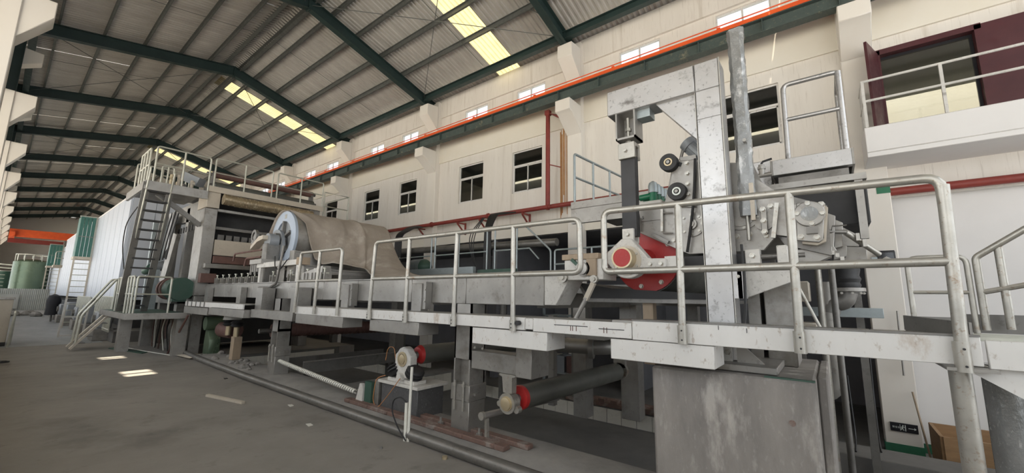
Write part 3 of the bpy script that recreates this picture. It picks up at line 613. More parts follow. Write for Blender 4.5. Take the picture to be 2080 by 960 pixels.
hr_ = mesh(MB().ring((0, 0, 0), (1, 0, .35), .027, .036, .03, 12), 'hose_rib'); hr_.materials.append(MT['pvc_white'])
for i in range(46): t = i/46; part('hose_rib', hr_, None, hs, loc=(8.36-t*2.9, 3.52-.13*t, .345-.115*t))
tr = thing('drain_tray', 'long dark steel trough lying across the pit behind the hose', 'trough', (8, 5.4, .2))
part('trough', MB().prism([(8.1, .10), (8.9, .10), (8.9, .32), (8.86, .32), (8.86, .14), (8.14, .14), (8.14, .32), (8.1, .32)], 'y', 3.85, 6.15), 'steel_dark', tr)
part('rim', MB().box(8.06, 8.14, 3.85, 6.15, .32, .335), 'steel', tr)
part('stand', MB().box(8.3, 8.4, 4.0, 4.1, -.55, .10).box(8.3, 8.4, 5.9, 6.0, -.55, .1), 'steel_dark', tr)
bp = thing('wrapped_roll', 'brown wrapped roll hanging in the dark behind the left table post', 'roller', (9.5, 5, .8))
part('roll', MB().cyl((10.0, 3.95, .80), (9.6, 6.6, .80), .14, n=20), 'brown_pipe', bp)
rg = mesh(MB().ring((0, 0, 0), (0, 1, 0), .138, .152, .05, 18), 'wrap_band'); rg.materials.append(MT['brown_pipe'])
for i in range(24): part('wrap_band', rg, None, bp, loc=(10.0-.4*i/24, 3.98+i*.108, .80))
part('journal', MB().cyl((10.0, 3.7, .8), (10.0, 3.95, .8), .05), 'steel_dark', bp)
# U shaped hanger brackets and deck stubs further left
for k, (x0, x1, lab) in enumerate(((7.35, 9.2, 'U-shaped steel hanger frame under the machine beam above the left post'),)):
    t = thing('hanger_frame', lab, 'bracket', ((x0+x1)/2, 3.3, 1.16))
    part('upright', MB().box(x0, x0+.26, 3.28, 3.52, 1.18, 1.74), 'steel', t, bev=.004); part('upright', MB().box(x1-.30, x1, 3.28, 3.52, 1.18, 1.74), 'steel', t, bev=.004)
    part('sill', MB().box(x0, x1, 3.22, 3.4, 1.15, 1.31), 'steel', t, bev=.004)
w2 = thing('walkway', 'lower run of walkway left of the U-shaped hanger', 'walkway', (11, 3.2, 1.2))
part('fascia_board', MB().box(9.3, 11.2, YW, YW+.03, 1.30, 1.40), 'aluminium_white', w2); part('fascia_board', MB().box(11.2, 13.3, YW, YW+.03, 1.29, 1.40), 'aluminium_white', w2); part('under_beam', MB().box(9.25, 11.4, YW+.01, 3.4, 1.13, 1.29), 'steel', w2, bev=.004)
part('under_beam', MB().box(11.5, 13.4, YW+.01, 3.4, 1.10, 1.27), 'steel', w2, bev=.004)
for i in range(10): part('deck_plank', MB().box(9.3+i*.4, 9.69+i*.4, YW+.03, 3.5, 1.385, 1.405), 'steel', w2)
for x in (10.6, 12.9): part('hanger', MB().box(x-.12, x+.12, 3.42, 3.54, 1.40, 1.76), 'steel', w2)
for i, x in enumerate((11.7, 12.0, 12.35, 12.7, 13.05)): part('joint_bar', MB().box(x, x+.05, YW-.012, YW, 1.28, 1.41), 'steel_dark', w2)

for x0, x1, z in ((1.62, 1.95, 1.375), (1.30, 1.52, 1.365), (.45, .452, 1.40), (.62, .622, 1.41)): part('crack', MB().box(x0, max(x1, x0+.004), YW-.002, YW, z, z+(.006 if x1-x0 > .01 else .03)), 'rubber_black', wk)
for x in (1.78, 1.76, 1.725, 1.47, 1.445): part('rust_run', MB().box(x, x+.007, YW-.0015, YW, 1.335, 1.38), 'brown_pipe', wk)
# ================================================================ HEADBOX END
def at(u, v, Y):                       # a point of the plane Y = const, read off the photograph's sight line (returns x, z)
    d = CF+CR*((u-1040)/FPX)-CU*((v-480)/FPX); t = (Y-EYE.y)/d.y; p = EYE+d*t; return (p.x, p.z)
def poly(pts, Y): return [at(u, v, Y) for u, v in pts]
blk = thing('concrete_foundation', 'big stained concrete foundation block under the steel gantry arm', 'concrete block', (.64, 3.9, 0))
part('block', MB().box(.12, 1.165, 3.30, 4.7, -.02, 1.095), 'block_concrete', blk, bev=.02)
part('block_step', MB().box(.06, .118, 3.62, 4.7, -.02, 1.09), 'block_concrete', blk, bev=.01)
part('edge_angle', MB().box(.12, .40, 3.32, 3.36, 1.095, 1.105), 'machine_green', blk)
part('rust_spot', MB().cyl((.26, 3.296, .83), (.26, 3.302, .83), .02, n=9), 'rusty_plate', blk)
gan = thing('gantry_arm', 'bright stainless inverted-L gantry arm standing on the concrete block', 'gantry', (.7, 3.72, 1.1))
part('column', MB().box(.595, .795, 3.60, 3.84, 1.15, 3.70), 'steel_bright', gan, bev=.008)
part('arm', MB().box(.797, 1.63, 3.60, 3.84, 3.44, 3.70), 'steel_bright', gan, bev=.008)
part('gusset', MB().prism([(1.15, 3.44), (.797, 3.44), (.797, 3.0)], 'y', 3.64, 3.80), 'steel_bright', gan)
part('weld_seam', MB().box(.593, .797, 3.597, 3.60, 3.432, 3.44).box(.593, .797, 3.597, 3.60, 3.17, 3.174), 'steel_dark', gan)
part('edge_trim', MB().box(.795, .80, 3.597, 3.61, 1.2, 3.43).box(.59, .597, 3.598, 3.61, 1.2, 3.70), 'galvanized', gan)
part('base_plate', MB().box(.33, 1.08, 3.42, 4.05, 1.10, 1.15), 'steel', gan, bev=.005)
for x in (.50, ): part('foot_rib', MB().prism([(.595, 1.15), (.42, 1.15), (.595, 1.32)], 'y', 3.55, 3.58), 'steel', gan)
part('foot_rib', MB().prism([(.63, 1.15), (.9, 1.15), (.9, 1.19), (.63, 1.30)], 'y', 3.56, 3.58), 'white_paint', gan)
bolts([(.66, 3.56, 1.22)], gan)
part('screw_bracket', MB().box(1.53, 1.545, 3.60, 3.80, 3.16, 3.44).box(1.345, 1.36, 3.60, 3.80, 3.16, 3.44).box(1.345, 1.545, 3.60, 3.80, 3.16, 3.18).box(1.36, 1.53, 3.79, 3.80, 3.18, 3.44), 'steel', gan)
part('pad', MB().box(1.22, 1.36, 3.66, 3.80, 3.36, 3.44), 'galvanized_blue', gan)
part('screw', MB().cyl((1.445, 3.68, 3.05), (1.445, 3.68, 3.40), .018, n=10).cyl((1.445, 3.68, 3.26), (1.445, 3.68, 3.29), .032, n=6).cyl((1.445, 3.68, 3.13), (1.445, 3.68, 3.155), .032, n=6), 'galvanized', gan)
part('clevis', MB().box(1.36, 1.525, 3.60, 3.635, 2.96, 3.12).box(1.36, 1.525, 3.72, 3.75, 2.96, 3.12).box(1.36, 1.525, 3.635, 3.72, 3.08, 3.12), 'galvanized', gan, bev=.004)
bolts([(1.45, 3.60, 3.04)], gan)
bl = thing('belt_strap', 'black strap hanging from the gantry arm to the white roll bearing', 'strap', (1.44, 3.68, 2.2))
part('strap', MB().box(1.375, 1.515, 3.635, 3.72, 2.20, 2.99), 'belt_black', bl)
part('clevis_plate', MB().box(1.395, 1.505, 3.60, 3.635, 2.14, 2.27), 'white_paint', bl, bev=.003); part('clevis_plate', MB().box(1.395, 1.505, 3.72, 3.75, 2.14, 2.27), 'white_paint', bl, bev=.003); bolts([(1.45, 3.60, 2.215)], bl)
rr = thing('breast_roll', 'large roll with a red end disc and white triangular bearing housing', 'roller', (1.45, 4.5, 1.7))
cx, cz = 1.45, 1.985
hp = [(1.50, 2.17), (1.41, 2.17), (1.27, 2.0), (1.25, 1.975), (1.10, 1.97), (1.10, 1.87), (1.31, 1.87)]+[(cx+.165*math.cos(a), cz-.02+.165*math.sin(a)) for a in [math.radians(-135+i*11) for i in range(11)]]+[(1.645, 1.95), (1.645, 2.05)]
part('bearing_housing', MB().prism(hp, 'y', 3.56, 3.68), 'white_paint', rr, bev=.008)
part('bearing_ring', MB().ring((cx, 3.56, cz-.02), (0, -1, 0), .085, .137, .012, 32), 'cream_panel', rr)
bolts(circ(cx, cz-.02, .112, 3.55, 6, .5), rr, BOLTS)
part('journal_sleeve', MB().ring((cx, 3.56, cz-.005), (0, -1, 0), .082, .096, .12, 30), 'brass', rr)
part('journal_end', MB().cyl((cx, 3.60, cz-.005), (cx, 3.445, cz-.005), .083, n=28), 'roller_red', rr)
bolts([(1.235, 3.56, 1.925), (1.14, 3.56, 1.925)], rr)
part('end_disc', MB().cyl((cx, 4.05, 2.01), (cx, 4.08, 2.01), .325, n=40), 'roller_red', rr)
part('neck', MB().cyl((cx, 3.68, 2.0), (cx, 4.05, 2.01), .11, n=20), 'roller_red', rr)
bolts(circ(cx, 2.01, .27, 4.05, 8, .2), rr)
part('shell', MB().cyl((cx, 4.081, 2.01), (cx, 6.1, 2.01), .335, n=40), 'roller_rubber', rr)
ar = thing('tension_arm', 'black horizontal strap and rod passing behind the gantry column', 'strap', (.7, 3.9, 1.9))
part('strap', MB().box(.52, 1.10, 3.85, 3.93, 1.89, 2.005), 'belt_black', ar); part('link', MB().box(1.02, 1.12, 3.60, 3.93, 1.90, 1.99), 'white_paint', ar)
part('clevis', MB().box(.40, .50, 3.60, 3.70, 1.90, 2.01), 'white_paint', ar, bev=.004); bolts([(.45, 3.60, 1.96)], ar)
part('rod', MB().cyl((.40, 3.66, 1.955), (.12, 3.66, 1.955), .018), 'steel_dark', ar)
part('anchor_block', MB().box(.22, .29, 3.60, 3.72, 1.87, 2.03), 'white_paint', ar, bev=.006)
part('side_bracket', MB().prism([(.595, 1.87), (.21, 1.87), (.21, 1.76), (.53, 1.63), (.595, 1.63)], 'y', 3.66, 3.70), 'white_paint', ar, bev=.004)
part('bracket_angle', MB().box(.53, .56, 3.58, 3.66, 1.63, 1.87).box(.50, .59, 3.58, 3.60, 1.63, 1.87), 'steel_bright', ar); bolts([(.555, 3.58, 1.80)], ar, BOLTS)
part('air_hose', MB().tube([(.515, 3.57, 2.05), (.51, 3.56, 1.8), (.515, 3.55, 1.55), (.53, 3.54, 1.42)], .010, 8, fil=.1), 'cable_black', ar)
hb = thing('headbox', 'stainless headbox with bolted side plates and round flanges behind the gantry column', 'headbox', (.8, 4.8, 2.0))
part('body', MB().prism([(1.3, 2.42), (1.12, 2.55), (1.0, 2.85), (.55, 2.8), (.2, 2.45), (.3, 2.15), (.98, 2.10)], 'y', 4.0, 6.0), 'steel', hb)
YH = 3.95
part('side_plate', MB().prism(poly([(1293, 448), (1350, 410), (1358, 376), (1366, 332), (1372, 327), (1412, 323), (1440, 330), (1500, 330), (1530, 402), (1602, 398), (1600, 470), (1576, 480), (1552, 508), (1400, 516), (1380, 508), (1293, 470)], YH), 'y', YH, YH+.04), 'steel', hb, bev=.004)
part('lug_tower', MB().prism(poly([(1368, 334), (1373, 328), (1411, 324), (1414, 420), (1352, 420)], YH-.03), 'y', YH-.03, YH), 'steel', hb, bev=.003)
def ab(u, v, Y): x, z = at(u, v, Y); return (x, Y, z)
bolts([ab(u, v, YH-.03) for u, v in ((1395, 331), (1396, 352), (1397, 373), (1398, 394))], hb)
bolts([ab(u, v, YH) for u, v in ((1374, 440), (1384, 462), (1422, 442), (1369, 488), (1534, 418), (1523, 475), (1565, 419), (1557, 478), (1497, 480))], hb)
x, z = at(1406, 456, YH); part('flange', MB().lathe((x, YH, z), (0, -1, 0), [(0, .115), (.02, .115), (.02, .05), (.05, .05), (.05, .03), (.065, .03)], 28), 'steel', hb); bolts(circ(x, z, .092, YH-.02, 8), hb, BOLTS)
x, z = at(1505, 432, YH-.02); part('flange', MB().lathe((x, YH, z), (0, -1, 0), [(0, .15), (.02, .15), (.02, .12), (.03, .12)], 32), 'steel', hb); bolts(circ(x, z, .135, YH-.02, 6, .4), hb, BOLTS)
x, z = at(1552, 449, YH-.03); part('flange', MB().lathe((x, YH, z), (0, -1, 0), [(0, .075), (.025, .075), (.025, .07)], 26), 'steel', hb)
part('clamp_bar', MB().box(x-.025, x+.02, YH-.06, YH-.03, z-.11, z+.11), 'steel', hb, bev=.004); bolts([(x, YH-.06, z+.095), (x, YH-.06, z-.095), (x, YH-.06, z)], hb)
part('hole', MB().cyl(ab(1376, 335, YH-.031), ab(1376, 335, YH-.02), .018, n=16), 'rubber_black', hb)
part('nameplate_bar', MB().bar((*[ab(1578, 412, 3.86)[0], 3.86], ab(1578, 412, 3.86)[2]), (*[ab(1571, 483, 3.86)[0], 3.86], ab(1571, 483, 3.86)[2]), .03, .03, (0,1,0)), 'galvanized', hb)
part('cell_box', MB().prism(poly([(1578, 420), (1620, 415), (1620, 482), (1574, 476)], 3.9), 'y', 3.9, 4.0), 'steel', hb)
for u0, v0, u1, v1 in ((1345, 424, 1345, 470), (1298, 442, 1298, 470)):
    a = ab(u0, v0, YH-.03); b = ab(u1, v1, YH-.03); part('edge_bar', MB().bar(a, b, .022, .03, (0,1,0)), 'galvanized', hb)
for v in (432, 473): part('pin', MB().cyl(ab(1347, v, YH-.03), ab(1366, v, YH-.03), .008, n=8), 'steel', hb)
part('scraper_rod', MB().bar(ab(1325, 475, 3.9), ab(1358, 492, 3.9), .035, .03), 'steel_dark', hb)
part('number_plate', MB().prism(poly([(1300, 424), (1345, 418), (1345, 445), (1300, 450)], YH-.01), 'y', YH-.01, YH), 'steel', hb)
tx('5', at(1304, 445, YH-.014)[0], at(1304, 445, YH-.014)[1], YH-.012, .045, 'rubber_black', hb)
for u, v, lc in ((1357, 329, 'brass'), (1374, 388, 'sign_white')):
    x, z = at(u, v, 3.85); w = part('guide_wheel', MB().lathe((x, 3.92, z), (0, -1, 0), [(0, .085), (.07, .085), (.075, .08), (.075, .045), (.06, .045)], 32), 'rubber_black', hb)
    part('wheel_rim', MB().ring((x, 3.85, z), (0, -1, 0), .026, .040, .006, 26), lc, w); part('wheel_hub', MB().cyl((x, 3.86, z), (x, 3.838, z), .016, n=12), 'steel', w)
part('wheel_arm', MB().bar(ab(1357, 329, 3.93), ab(1385, 335, 3.93), .03, .04), 'rubber_black', hb)
mo = thing('electric_motor', 'tilted grey electric motor with cooling fins on top of the headbox', 'motor', (.98, 4.1, 3.0))
a = Vector(ab(1393, 288, 4.1)); b = Vector(ab(1424, 316, 4.1)); d = b-a
part('fan_cover', MB().lathe(a, d, [(0, .05), (.012, .078), (.08, .08)], 24), 'motor_grey', mo); part('housing', MB().lathe(a+d.normalized()*.08, d, [(0, .066), (.14, .066), (.16, .05)], 24), 'motor_grey', mo)
u, w, _ = MB().frame(d)
for i in range(14):
    an = i*2*math.pi/14; q = u*math.cos(an)+w*math.sin(an); p0 = a+d.normalized()*.085+q*.07; part('cooling_fin', MB().bar(p0, p0+d.normalized()*.13, .004, .018, q), 'motor_grey', mo)
part('mount', MB().box(*sorted((at(1383, 324, 4.05)[0], at(1415, 324, 4.05)[0])), 4.02, 4.18, at(1400, 326, 4.05)[1]-.03, at(1400, 318, 4.05)[1]), 'steel', mo)
part('conduit', MB().tube([ab(1388, 300, 4.1), ab(1382, 325, 4.1)], .016, 8), 'steel', mo)
part('power_cable', MB().tube([ab(1412, 322, 3.9), ab(1410, 400, 3.89), ab(1402, 470, 3.89), ab(1396, 512, 3.89)], .013, 8, fil=.2), 'cable_black', mo)
gv = thing('valve_manifold', 'row of green valves with glass sight domes on a white block', 'valve', (1.5, 4.6, 2.7))
part('block', MB().box(1.36, 1.66, 4.35, 5.5, 2.55, 2.70), 'white_paint', gv, bev=.01)
for i in range(5):
    y = 4.42+i*.12; v = part('valve_body', MB().cyl((1.47, y, 2.70), (1.47, y, 2.80), .045).cyl((1.47, y, 2.77), (1.62, y, 2.76), .035), 'valve_green', gv)
    part('sight_dome', MB().lathe((1.47, y, 2.80), (0, 0, 1), [(0, .052), (.08, .052), (.115, .042), (.135, .012)], 16), 'galvanized_blue', v)
part('handle', MB().cyl((1.62, 4.42, 2.76), (1.68, 4.42, 2.75), .02), 'rubber_black', gv)
wc = MB(); rn = random.Random(3); N_ = 46; K = 12; vs_ = []
for k in range(N_+1):
    z = 2.33+k*(4.07-2.33)/N_
    for i in range(K):
        an = 2*math.pi*i/K; c, s_ = math.cos(an), math.sin(an); sq = 1/max(abs(c), abs(s_)); r = (.062+rn.uniform(-.006, .006))*min(sq, 1.2)*(1.12 if k > N_-3 else 1)
        vs_.append((.49-.02*(z-2.33)/1.7*0+r*c, 3.895+r*s_*.7, z))
wc.add(vs_, [(k*K+i, k*K+(i+1) % K, (k+1)*K+(i+1) % K, (k+1)*K+i) for k in range(N_) for i in range(K)]+[tuple(range(N_*K, N_*K+K))])
wcl = thing('wrapped_cylinder', 'tall actuator wrapped in crumpled clear plastic beside the gantry column', 'cylinder', (.49, 3.9, 2.2))
part('plastic_wrap', wc, 'plastic_wrap', wcl, ang=20); part('rod', MB().cyl((.50, 3.88, 2.12), (.50, 3.88, 2.40), .014), 'galvanized', wcl); part('wrap_bolt', MB().cyl((.47, 3.80, 2.98), (.47, 3.85, 2.98), .016, n=8), 'steel', wcl)
part('guide_board', MB().box(.435, .465, 3.82, 3.86, 2.28, 2.6), 'cream_panel', wcl)
lb = thing('drive_flange_box', 'square bolted plate with a round frosted flange right of the headbox', 'flange', (.08, 3.85, 2.05))
part('plate', MB().prism(poly([(1617, 412), (1668, 410), (1675, 416), (1672, 486), (1664, 492), (1618, 488)], 3.8), 'y', 3.8, 3.84), 'steel', lb, bev=.005)
part('side_rim', MB().prism(poly([(1668, 412), (1682, 422), (1678, 490), (1660, 498), (1630, 495), (1630, 489), (1664, 491), (1674, 484)], 3.86), 'y', 3.84, 3.92), 'cream_panel', lb)
x, z = at(1644, 434, 3.78); part('flange', MB().lathe((x, 3.8, z), (0, -1, 0), [(0, .098), (.025, .098), (.03, .093), (.03, .058)], 32), 'steel', lb); part('lens', MB().lathe((x, 3.772, z), (0, -1, 0), [(0, .056), (.004, .056), (.006, .04)], 26), 'plastic_wrap', lb)
bolts([(x+.078*math.cos(t), 3.775, z+.078*math.sin(t)) for t in (.1, 1.5, 3.2, 4.6)], lb)
bolts([ab(u, v, 3.8) for u, v in ((1627, 481), (1659, 482), (1668, 415))], lb)
part('block', MB().box(x-.04, x+.03, 3.76, 3.80, z-.155, z-.10), 'steel_dark', lb)
part('rear_housing', MB().prism(poly([(1600, 400), (1680, 420), (1690, 520), (1600, 500)], 4.0), 'y', 3.93, 4.3), 'steel_dark', lb)
sp_ = thing('stepped_lip', 'stepped grey steel lip plates descending to the right of the flange box', 'machine plate', (-.15, 4.5, 1.9))
for i, (pts, y) in enumerate((([(1600, 508), (1690, 500), (1690, 520), (1658, 534), (1600, 530)], 3.98), ([(1680, 432), (1697, 438), (1694, 500), (1700, 508), (1690, 516), (1676, 512)], 4.1), ([(1696, 445), (1712, 452), (1712, 500), (1694, 505)], 4.3), ([(1700, 455), (1745, 478), (1745, 500), (1702, 500)], 4.6), ([(1693, 500), (1720, 498), (1720, 520), (1693, 528)], 4.4), ([(1718, 500), (1760, 502), (1762, 528), (1712, 530)], 4.55))):
    part('step_plate', MB().prism(poly(pts, y), 'y', y, y+.12), 'steel', sp_, bev=.004)
for u, v in ((1681, 505), (1691, 514), (1701, 519), (1711, 526)): x, z = at(u, v, 3.97); part('clip', MB().box(x-.012, x+.012, 3.95, 3.975, z-.012, z+.018), 'white_paint', sp_)
part('wash_pipe', MB().tube([ab(1716, 471, 4.2), ab(1748, 492, 4.35), ab(1785, 516, 4.5)], .022, 10), 'galvanized', sp_)
for u, v in ((1742, 482), (1756, 494)): x, z = at(u, v, 4.3); part('pipe_clamp', MB().box(x-.012, x+.012, 4.25, 4.33, z-.03, z+.03), 'white_paint', sp_)
part('cock', MB().cyl(ab(1680, 470, 4.1), ab(1718, 471, 4.15), .018).tube([ab(1690, 468, 4.1), ab(1691, 459, 4.1), ab(1720, 457, 4.1)], .006, 6), 'steel_dark', sp_)
hc = thing('headbox_cover', 'steel cover, coloured dark for cavity shade, and its support behind the headbox under the upper platform', 'machine cover', (.1, 5.5, 2.3))
part('cover', MB().box(-.36, .5, 4.95, 5.9, 2.35, 2.79), 'interior_dark', hc, bev=.01)  # coloured darker than steel to paint in the shade of the cavity
part('lip', MB().box(-.36, .5, 4.86, 4.95, 2.76, 2.82), 'steel', hc); part('support_post', MB().box(-.33, -.27, 4.88, 4.94, 2.2, 2.76), 'steel', hc)
part('side_panel', MB().prism([(.62, 2.70), (.46, 2.60), (.40, 2.66), (.50, 2.98), (.55, 3.18), (.62, 3.2)], 'y', 4.45, 4.5), 'steel', hc)
up = thing('upper_platform', 'small steel platform with a chrome tube railing above the headbox', 'platform', (.05, 6.4, 3.2))
part('deck_channel', MB().prism([(6.0, 3.22), (6.0, 3.42), (7.0, 3.42), (7.0, 3.22), (6.9, 3.22), (6.9, 3.38), (6.1, 3.38), (6.1, 3.22)], 'x', -.34, .45), 'steel_bright', up, bev=.004)
part('deck_end', MB().box(-.36, -.34, 6.0, 7.0, 3.22, 3.42), 'steel', up); part('deck_end', MB().box(.45, .47, 6.0, 7.0, 3.22, 3.42), 'steel', up); part('under_pan', MB().box(-.30, .40, 6.05, 6.9, 3.12, 3.2), 'steel_dark', up)
part('top_rail', MB().tube([(.275, 6.05, 3.42), (.265, 6.05, 4.43), (-.30, 6.05, 4.43), (-.30, 6.7, 4.43), (-.30, 6.7, 3.42)], .03, 12, fil=.08), 'steel_bright', up)
part('mid_rail', MB().tube([(.27, 6.05, 3.95), (-.31, 6.05, 3.95), (-.31, 6.6, 3.95)], .027, 12, fil=.05), 'steel_bright', up); part('post', MB().cyl((-.30, 6.05, 3.4), (-.30, 6.05, 4.43), .032), 'steel_bright', up)
vv = thing('ball_valve', 'small black-handled ball valve at the platform corner', 'valve', (.5, 5.9, 3.2))
part('pipe', MB().tube([(.66, 5.9, 3.1), (.62, 5.9, 3.22), (.45, 5.9, 3.22)], .03, 10, fil=.04), 'steel', vv); part('body', MB().cyl((.56, 5.9, 3.22), (.56, 5.9, 3.36), .035).cyl((.56, 5.9, 3.30), (.56, 5.9, 3.33), .05, n=6), 'steel', vv); part('handle', MB().tube([(.56, 5.9, 3.37), (.54, 5.9, 3.40), (.44, 5.9, 3.42)], .014, 8), 'rubber_black', vv)
mbx = thing('mirror_box', 'shiny steel box behind the ball valve', 'box', (.6, 6.35, -.55)); part('box', MB().box(.48, .70, 6.2, 6.5, 3.0, 3.5), 'steel_bright', mbx, bev=.01); part('leg', MB().box(.56, .62, 6.62, 6.68, -.55, 3.0), 'steel_dark', mbx); part('arm', MB().box(.56, .62, 6.4, 6.68, 3.0, 3.06), 'steel_dark', mbx)
# stretcher bearing left of the red roll
sb = thing('stretch_roll_carriage', 'white bearing carriage with timber blocks at the beam end', 'bearing', (1.9, 3.6, 1.78))
part('carriage', MB().box(1.66, 2.08, 3.50, 3.8, 1.79, 1.99), 'white_paint', sb, bev=.006)
part('timber', MB().box(1.70, 2.10, 3.48, 3.8, 1.99, 2.045), 'wood_timber', sb, bev=.004); part('timber', MB().box(1.72, 1.82, 3.47, 3.5, 1.83, 1.99), 'wood_timber', sb)
part('roll_end', MB().lathe((1.86, 3.5, 1.90), (0, -1, 0), [(0, .075), (.03, .075), (.03, .06), (.06, .06)], 24), 'steel', sb)
for x, z, r in ((2.09, 1.82, .055), (1.745, 1.795, .038)): part('pivot', MB().lathe((x, 3.5, z), (0, -1, 0), [(0, r), (.035, r), (.035, r*.5), (.05, r*.5)], 20), 'galvanized', sb)
part('strut', MB().bar((1.745, 3.47, 1.76), (1.83, 3.47, 1.60), .035, .045), 'cream_panel', sb); part('screw', MB().cyl((1.82, 3.47, 1.62), (1.94, 3.47, 1.42), .022), 'steel', sb)
part('lever', MB().bar((1.98, 3.47, 1.99), (1.82, 3.46, 1.86), .02, .03), 'machine_green', sb)
fbrd = thing('forming_tray', 'dark tray under the red roll spanning the machine', 'tray', (1.5, 5, 1.55))
part('tray', MB().prism([(2.15, 1.78), (2.05, 1.58), (.85, 1.58), (.85, 1.62), (2.0, 1.63), (2.1, 1.78)], 'y', 3.9, 6.15), 'steel_dark', fbrd); part('end_sheet', MB().prism([(2.12, 1.78), (2.0, 1.62), (.85, 1.62), (.85, 1.67), (1.75, 1.72)], 'y', 3.88, 3.9), 'interior_dark', fbrd)
single('timber_prop', MB().box(1.36, 1.46, 3.95, 4.05, 1.0, 1.58), 'wood_timber', 'short timber prop under the dark tray', 'prop')
pc = thing('steel_plinth', 'brown-tinted steel plinth boxes behind the gantry foot', 'plinth', (.3, 4.3, 1.1))
part('box', MB().box(.24, .44, 4.0, 4.5, 1.095, 1.88), 'steel', pc, bev=.006); part('box', MB().box(.47, .56, 4.0, 4.4, 1.095, 1.88), 'steel', pc)
part('strut', MB().cyl((.22, 4.0, 1.8), (.02, 4.0, 1.25), .012), 'galvanized', pc)
# drive side: elbow pipe, grey beam, floodlight, pipes in the gap
el = thing('stock_pipe', 'thick grey elbow pipe with rubber bellows and bolted flange', 'pipe', (-.1, 6, .5))
part('bellows', MB().lathe((-.155, 6, 1.78), (0, 0, 1), [(0, .125), (.03, .135), (.06, .125), (.10, .14), (.14, .125), (.2, .14), (.26, .13)], 24), 'rubber_black', el)
part('flange', MB().cyl((-.155, 6, 1.74), (-.155, 6, 1.78), .17, n=26), 'steel', el); bolts([(-.155+.15*math.cos(t*.63), 6+.15*math.sin(t*.63), 1.72) for t in range(10)], el, BOLTS)
part('elbow', MB().tube([(-.155, 6, 1.74), (-.12, 6, 1.62), (-.0, 6, 1.62), (.02, 6, 1.5)], .10, 16, fil=.1), 'steel_dark', el)
part('down_pipe', MB().tube([(.015, 6, 1.85), (.03, 6, 1.5), (.03, 6, .75), (.08, 6, .60), (.5, 6, .58)], .095, 16, fil=.12), 'steel', el)
gch = thing('grey_channel', 'blue-grey steel channel ending in front of the white pilaster', 'beam', (.2, 6.5, -.55))
part('channel', MB().box(-.48, .8, 6.45, 6.6, 1.44, 1.555), 'galvanized_blue', gch, bev=.004); part('leg', MB().box(.68, .78, 6.47, 6.57, -.55, 1.44), 'steel_dark', gch)
fl_ = thing('floodlight', 'small black floodlight fixed to the white pilaster', 'floodlight', (-.81, 9.4, 2.4))
part('case', MB().box(-.93, -.70, 9.36, 9.45, 2.33, 2.52), 'sign_black', fl_, bev=.008); part('lens', MB().box(-.905, -.725, 9.354, 9.36, 2.355, 2.495), 'window_glass_dim', fl_); part('reflector', MB().prism([(-.895, 2.36), (-.735, 2.36), (-.815, 2.42)], 'y', 9.352, 9.358), 'cream_panel', fl_); part('bracket', MB().box(-.86, -.77, 9.45, 9.5, 2.36, 2.48), 'galvanized_blue', fl_)
part('case', MB().box(-.60, -.45, 6.0, 6.06, 2.07, 2.18), 'sign_black', fl_, bev=.006); part('lens', MB().box(-.585, -.465, 5.995, 6.0, 2.085, 2.165), 'window_glass', fl_); part('reflector', MB().prism([(-.575, 2.09), (-.475, 2.09), (-.525, 2.125)], 'y', 5.997, 6.0), 'cream_panel', fl_); part('arm', MB().box(-.45, -.40, 6.0, 6.05, 2.06, 2.12), 'galvanized_blue', fl_)
for i, (u, lab) in enumerate(((1670, 'slim galvanized standpipe left of the grey elbow pipe'), (1698, 'brown standpipe in front of the grey elbow pipe'))):
    x0, z0 = at(u-8, 560, 5.4); x1, z1 = at(u+4, 690, 5.4); single('standpipe', MB().cyl((x0, 5.4, -.55), (x0, 5.4, 2.0), .03), 'galvanized' if i == 0 else 'steel_dark', lab, 'pipe')
part('pipe_foot', MB().box(.2, .4, 5.92, 6.08, -.55, .49), 'steel_dark', el)
gb = thing('gear_cabinet', 'stack of grey machine boxes seen between the railing posts', 'machine box', (.3, 5.8, 1))
for i, (a, b, c, d) in enumerate(((.18, .48, 1.62, 1.85), (.14, .36, 1.08, 1.38), (.3, .62, 1.86, 2.0))): part('box', MB().box(a, b, 5.7, 6.1, c, d), 'cream_panel' if i < 2 else 'steel', gb, bev=.01)
wcr = thing('wooden_crate', 'open brown wooden crate on the floor in the lower right corner', 'crate', (-1.6, 8.6, -.83))
for a, b, c, d in ((-2.6, -1.02, 8.2, 8.24), (-2.6, -1.02, 9.0, 9.04)): part('side_board', MB().box(a, b, c, d, -.83, -.16), 'wood_crate', wcr, bev=.006)
part('end_board', MB().box(-1.06, -1.02, 8.24, 9.0, -.83, -.16), 'wood_crate', wcr); part('end_board', MB().box(-2.6, -2.56, 8.24, 9.0, -.83, -.16), 'wood_crate', wcr); part('bottom_board', MB().box(-2.56, -1.06, 8.24, 9.0, -.83, -.80), 'wood_crate', wcr)
for x in (-1.05, -1.8): part('batten', MB().box(x-.06, x, 8.17, 8.2, -.83, -.16), 'wood_crate', wcr)
single('leaning_stick', MB().cyl((-.93, 9.42, .2), (-1.0, 8.9, -.82), .014, n=8), 'wood_timber', 'thin stick leaning on the pilaster beside the crate', 'stick')
single('hanging_conduit', MB().cyl((-.85, 9.4, .45), (-.87, 9.4, 1.5), .014, n=8), 'steel', 'dark conduit hanging on the white wall below the walkway', 'conduit')
for i, (pts, lab) in enumerate((([(-.42, 8.6, 1.2), (-.40, 8.5, .2), (-.38, 8.0, -.3), (-.36, 7.4, -.3)], 'black cable hanging beside the pilaster down to the floor'), ([(-.1, 7.6, .6), (-.12, 7.5, -.2), (-.1, 7.2, -.3)], 'black cable dropping behind the elbow pipe'))):
    single('hanging_cable', MB().tube(pts, .012, 6, fil=.2), 'cable_black', lab, 'cable')
